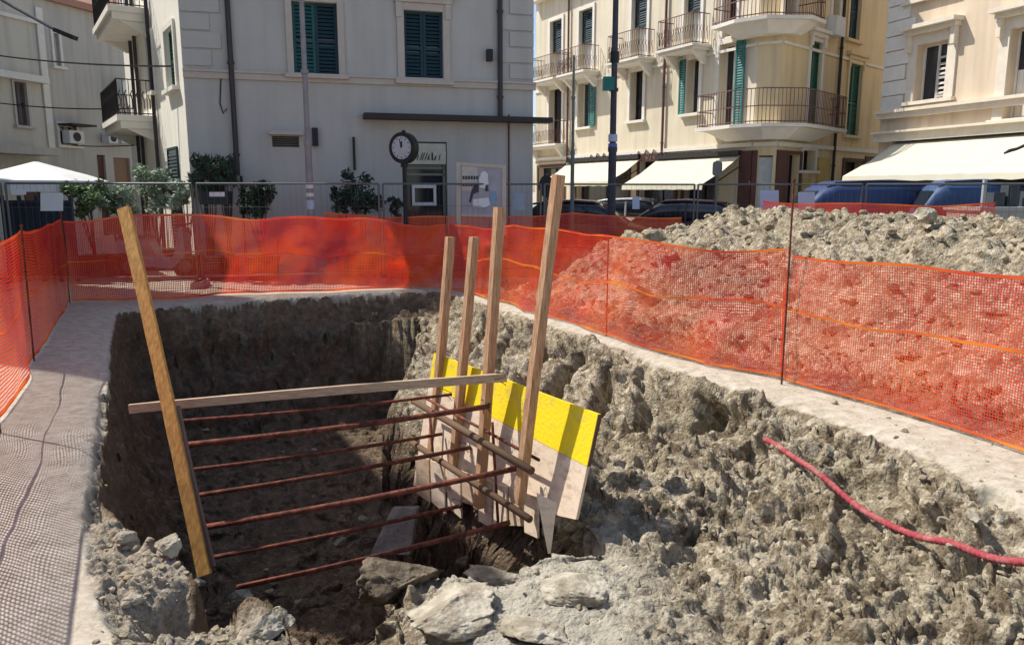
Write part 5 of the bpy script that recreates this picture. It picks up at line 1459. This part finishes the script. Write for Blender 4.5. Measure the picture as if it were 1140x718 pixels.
mb.box(x0, x1, 14.79, 14.91, 1.501, 1.56)
rooted(mb, 'wind_screen', mat('navy_screen', (.03, .04, .06), .6), (x0, 14.85, 0), 'dark navy wind screen below the white parasol', 'screen')
def bush(px, py0, py1, wpx, Y, m, label, seed, n_=900, cat='potted plant', nm='potted_bush', pot=True, leaf=.05, spiky=False):
    rb = random.Random(seed); b = Vector((*pl(px, Y), 0)); zt_ = P(px, py0, Y).z; zb_ = max(.3, P(px, py1, Y).z); ww = wpx / FPX * Y / 2
    t = thing(nm, b, label, cat, None)
    if pot:
        mb = MB(); pw = min(ww * .7, .35); ph = .45
        mb.hexa([b + Vector((-pw * .8, -pw * .8, 0)), b + Vector((pw * .8, -pw * .8, 0)), b + Vector((pw * .8, pw * .8, 0)), b + Vector((-pw * .8, pw * .8, 0)), b + Vector((-pw, -pw, ph)), b + Vector((pw, -pw, ph)), b + Vector((pw, pw, ph)), b + Vector((-pw, pw, ph))]); mb.build('planter', M_pot, t)
    mb = MB()
    clumps = [(Vector((rb.uniform(-1, 1) * ww * .75, rb.uniform(-.3, .3), zb_ + (zt_ - zb_) * rb.random() ** .8 * .9)), rb.uniform(.25, .5)) for _ in range(16)]
    for c_, _ in clumps[:8]: mb.tube([b + up_ * .35, b + c_ * .5 + up_ * .25, b + c_], [.02, .012, .005], 5)
    mb.build('stems', M_brown, t)
    mb = MB()
    for i in range(n_):
        c_, r_ = rb.choice(clumps); v = Vector((rb.gauss(0, 1), rb.gauss(0, 1), rb.gauss(0, 1))).normalized() * r_ * rb.random() ** .5 * min(1, ww)
        q = b + c_ + v; d_ = Vector((rb.gauss(0, 1), rb.gauss(0, 1), rb.gauss(0, .7) + (1.5 if spiky else 0))).normalized() * leaf * rb.uniform(.7, 1.5) * (2 if spiky else 1); e_ = d_.orthogonal().normalized() * leaf * .38
        mb.add([q - d_, q + e_, q + d_, q - e_], [(0, 1, 2, 3)])
    mb.build('leaves', m, t)
bush(100, 203, 238, 46, 15.6, M_leaf, 'green hedge plant right of the notice below the parasol', 1, 2200, leaf=.055)
bush(130, 202, 238, 34, 15.8, M_leafp, 'pale green bush behind the top of the leaning plank', 2, 1500)
bush(172, 186, 232, 48, 17.2, M_leafp, 'silvery olive bush against the sunlit side wall', 3, 2400)
bush(205, 200, 236, 30, 15.6, M_leafp, 'small olive bush at the corner of the grey house', 4, 1200)
bush(232, 176, 212, 30, 15.2, M_leafd, 'dark upright plant left of the downpipe', 5, 1000, spiky=True)
bush(252, 172, 212, 22, 15.3, M_leafd, 'spiky dark plant touching the downpipe', 6, 500, spiky=True)
bush(288, 203, 238, 44, 15.2, M_leafd, 'low dark bush in a planter right of the downpipe', 7, 1800)
bush(404, 190, 236, 46, 15.6, M_leafd, 'dark spreading plant in a planter left of the street clock', 8, 1300)
bush(382, 206, 236, 26, 15.7, M_leafd, 'small dark plant beside the larger one left of the clock', 9, 500)
bush(440, 218, 245, 14, 15.9, M_leafd, 'tiny plant at the foot of the street clock', 10, 300)
mb = MB(); p0 = P(224, 213, 14.9); p1 = P(256, 213, 14.9); mb.box(p0.x, p1.x, 14.8, 15.0, p0.z - .25, p0.z); mb.box(p0.x + .05, p0.x + .1, 14.85, 14.95, 0, p0.z - .251); mb.box(p1.x - .1, p1.x - .05, 14.85, 14.95, 0, p0.z - .251)
rooted(mb, 'planter_box', M_pot, (p0.x, 14.9, 0), 'dark raised planter box left of the downpipe', 'planter')
# scooter by the side wall
b = Vector((*pl(170, 15.3), 0))
t = thing('motor_scooter', b, 'grey and black motor scooter parked before the olive bush', 'scooter')
mb = MB(); X_ = Vector((1, 0, 0))
for dx_ in (-.55, .55):
    wmb = MB(); c_ = b + Vector((dx_, 0, .25)); wmb.tube([c_ - Vector((0, .05, 0)), c_ + Vector((0, .05, 0))], .25, 18); wl = wmb.build('wheel', M_tyre, t)
    wmb = MB(); wmb.tube([c_ - Vector((0, .056, 0)), c_ + Vector((0, .056, 0))], .14, 14); wmb.build('rim', M_galv, wl)
prof_ = [(-.75, .55), (-.7, .78), (-.1, .80), (.05, .45), (.28, .35), (.40, .5), (.52, 1.02), (.60, 1.02), (.62, .5), (.35, .22), (-.2, .25), (-.45, .5)]
mb.loft([[b + Vector((x_, -.17, z_)) for x_, z_ in prof_], [b + Vector((x_, .17, z_)) for x_, z_ in prof_]]); mb.build('body', mat('grey_blue_paint', (.22, .26, .32), .35), t)
mb = MB(); mb.hexa([b + Vector(v) for v in ((-.72, -.14, .79), (0, -.14, .80), (0, .14, .80), (-.72, .14, .79), (-.68, -.12, .88), (-.05, -.1, .87), (-.05, .1, .87), (-.68, .12, .88))]); mb.build('seat', M_black, t)
mb = MB(); mb.tube([b + Vector((.56, -.32, 1.08)), b + Vector((.56, .32, 1.08))], .02, 6); mb.tube([b + Vector((.56, 0, .95)), b + Vector((.56, 0, 1.08))], .03, 6); mb.build('handlebar', M_black, t)
mb = MB(); mb.box(b.x - .95, b.x - .6, b.y - .18, b.y + .18, .9, 1.22); mb.build('top_box', M_black, t)

# ---------------------------------------------------------------- cars
def section(x, zb_, zt_, hw, n_=28, e=4.5):
    r = []
    for k in range(n_):
        a = 2 * math.pi * k / n_; ca_, sa_ = math.cos(a), math.sin(a)
        r.append(Vector((x, math.copysign(abs(ca_) ** (2 / e), ca_) * hw, (zb_ + zt_) / 2 + math.copysign(abs(sa_) ** (2 / e), sa_) * (zt_ - zb_) / 2)))
    return r
def vehicle(nm, label, cat, loc, rz, paint, L=4.0, W=.85, kind='car', group=None):
    t = thing(nm, (0, 0, 0), label, cat, group)
    if kind == 'car':
        lo = [(-.5, .35, .72, .7), (-.485, .25, .86, .8), (-.40, .2, .93, .84), (-.2, .2, .92, .86), (.15, .2, .92, .86), (.28, .2, .88, .85), (.42, .22, .76, .80), (.485, .28, .62, .72), (.5, .35, .52, .6)]
        hi = [(-.46, .85, .95, .66), (-.40, .85, 1.25, .68), (-.30, .85, 1.42, .66), (-.08, .85, 1.47, .66), (.08, .85, 1.42, .66), (.18, .85, 1.2, .68), (.28, .82, .92, .70)]
        rf = [(-.36, 1.36, 1.42, .52), (-.28, 1.38, 1.475, .58), (-.08, 1.42, 1.51, .60), (.05, 1.40, 1.475, .58), (.09, 1.36, 1.42, .5)]
    else:
        lo = [(-.5, .4, 1.05, .78), (-.49, .3, 1.15, .86), (-.3, .25, 1.18, .88), (.2, .25, 1.18, .88), (.34, .25, 1.12, .87), (.44, .28, .98, .84), (.49, .32, .82, .78), (.5, .4, .7, .7)]
        hi = [(-.492, 1.1, 1.85, .74), (-.47, 1.1, 1.93, .78), (-.2, 1.1, 1.96, .80), (.12, 1.1, 1.94, .79), (.2, 1.1, 1.82, .77), (.36, 1.05, 1.12, .76)]
        rf = [(-.475, 1.84, 1.93, .70), (-.2, 1.86, 2.0, .72), (.10, 1.84, 1.97, .70), (.17, 1.8, 1.88, .64)]
    mb = MB(); mb.loft([section(x * L, a, b_4, w_ * W / .86) for x, a, b_4, w_ in lo]); bd_ = mb.build('body', paint, t, smooth=True)
    mb = MB(); mb.loft([section(x * L, a, b_4, w_ * W / .86, e=4) for x, a, b_4, w_ in hi]); cb_ = mb.build('cabin', M_glass if kind == 'car' else paint, t, smooth=True)
    mb = MB(); mb.loft([section(x * L, a, b_4, w_ * W / .86) for x, a, b_4, w_ in rf]); mb.build('roof', paint, t, smooth=True)
    zt = 1.38 if kind == 'car' else 1.8; zw = .9 if kind == 'car' else 1.2
    mb = MB()
    for sy in (-1, 1):
        for (x0, x1) in (((-.37, -.33), (-.10, -.07), (.12, .20)) if kind == 'car' else ()):
            y_ = sy * (W * .79); mb.beam((x1 * L if x0 > .1 else x0 * L, y_, zw), (x0 * L, sy * W * .74, zt), (1, 0, 0), .06, .03)
    if mb.v: mb.build('pillars', paint, t)
    if kind != 'car':
        for sy in (-1, 1):
            mb = MB(); y_ = sy * W * .905
            mb.hexa([Vector((x_ * L, y_ + dy_, z_)) for x_, dy_, z_ in ((.04, 0, 1.22), (.24, 0, 1.2), (.24, -sy * .03, 1.2), (.04, -sy * .03, 1.22), (.04, -sy * .03, 1.75), (.17, -sy * .03, 1.72), (.17, -sy * .06, 1.72), (.04, -sy * .06, 1.75))]); mb.build('side_window', M_glass, t)
        for sy in (-1, 1):
            mb = MB(); y_ = sy * W * .925; mb.hexa([Vector((x_ * L, y_ - sy * k_, z_)) for k_, x_, z_ in ((0, -.44, 1.25), (0, -.20, 1.25), (.03, -.20, 1.25), (.03, -.44, 1.25), (.012, -.44, 1.74), (.012, -.20, 1.75), (.042, -.20, 1.75), (.042, -.44, 1.74))]); mb.build('side_window', M_glass, t)
            mb = MB(); mb.tube([Vector((-.47 * L, sy * W * .86, 1.93)), Vector((-.1 * L, sy * W * .87, 1.96)), Vector((.14 * L, sy * W * .86, 1.92))], .018, 6); mb.build('gutter', M_black, t)
        mb = MB(); mb.hexa([Vector(v) for v in ((.345 * L, -.62, 1.17), (.345 * L, .62, 1.17), (.335 * L, .62, 1.16), (.335 * L, -.62, 1.16), (.225 * L, -.58, 1.74), (.225 * L, .58, 1.74), (.21 * L, .58, 1.73), (.21 * L, -.58, 1.73))]); mb.build('windscreen', M_glass, t)
    for x_ in (-.31, .32):
        for sy in (-1, 1):
            c_ = Vector((x_ * L, sy * W * .9, .31)); mb = MB(); k_ = Vector((0, .11, 0)); mb.tube([c_ - k_, c_ - k_ * .8, c_ + k_ * .8, c_ + k_], [.27, .31, .31, .27], 20); wl = mb.build('wheel', M_tyre, t)
            mb = MB(); mb.tube([c_ - k_ * 1.03, c_ + k_ * 1.03], .18, 16); mb.build('rim', M_galv, wl)
    for sy in (-1, 1):
        z_ = .66 if kind == 'car' else .85; mb = MB(); mb.box(.462 * L, .487 * L, sy * .55 * W / .86 - .13, sy * .55 * W / .86 + .13, z_ - .07, z_ + .06); mb.build('headlight', M_lamp, t)
        mb = MB(); mb.box(-.5 * L - .004, -.487 * L, sy * .62 * W / .86 - .07, sy * .62 * W / .86 + .07, z_, z_ + .18); mb.build('tail_light', mat('red_tail_lamp', (.4, .02, .02), .3), t)
    t.location = loc; t.rotation_euler = (0, 0, rz)
    return t
cs = 'vehicles parked round the square'
vehicle('parked_car', 'dark red car just right of the tallest stake, mostly behind the net', 'car', (*pl(655, 21), 0), math.radians(-12), M_redv, group=cs)
vehicle('parked_car', 'dark car partly hidden by the left tail of the soil heap', 'car', (*pl(752, 22.5), 0), math.radians(160), mat('plum_car_paint', (.06, .035, .05), .3), group=cs)
vehicle('parked_car', 'white car behind the blue grey notice', 'car', (*pl(716, 25.8), 0), math.radians(-25), M_whitev, group=cs)
vehicle('parked_van', 'dark blue van with its bonnet to the left, in front of the ochre house awning', 'van', (*pl(944, 18.6), 0), math.radians(177), M_bluev, L=4.1, kind='van', group=cs)
vehicle('parked_van', 'short blue van right of the longer one, below the cream awning', 'van', (*pl(1060, 17.4), 0), math.radians(168), mat('lighter_blue_car_paint', (.035, .07, .16), .55), L=2.6, W=.75, kind='van', group=cs)
# cabinet with dark openings at the right edge (kiosk counter)
t = thing('market_kiosk', P(1128, 262, 14.2), 'grey white kiosk box with dark shelves at the right edge under the awning', 'kiosk')
x0, x1 = P(1102, 212, 14.8).x, P(1200, 212, 14.8).x
mb = MB(); mb.box(x0, x1, 15.0, 16.2, 0, 1.35); mb.box(x0 - .05, x1, 14.95, 16.25, 1.352, 1.42); mb.box(x0, x0 + .06, 15.0, 15.06, 1.422, 1.95); mb.build('counter', mat('kiosk_grey', (.36, .38, .38), .5), t)
mb = MB()
for a, c_, h_ in ((.28, 1.43, .28), (.55, 1.43, .42), (.95, 1.43, .3), (1.3, 1.43, .5)): mb.box(x0 + a, x0 + a + .22, 15.1, 15.35, c_, c_ + h_); mb.box(x0 + a + .03, x0 + a + .19, 15.08, 15.098, c_ + .05, c_ + h_ - .05)
mb.build('goods', mat('dark_goods', (.05, .06, .07), .6), t)
mb = MB(); mb.tube([P(1118, 171, 14.0), P(1124, 168, 14.0), P(1132, 166, 14.0), P(1150, 158, 14.0), P(1190, 140, 14.0)], [.02, .035, .03, .035, .03], 6)
q = P(1190, 140, 14.0); mb.tube([Vector((q.x, q.y, 0)), q], .04, 8)
rooted(mb, 'curved_lamp', M_iron, Vector((q.x, q.y, 0)), 'dark curved lamp arm reaching in from the right edge before the awning', 'street lamp')
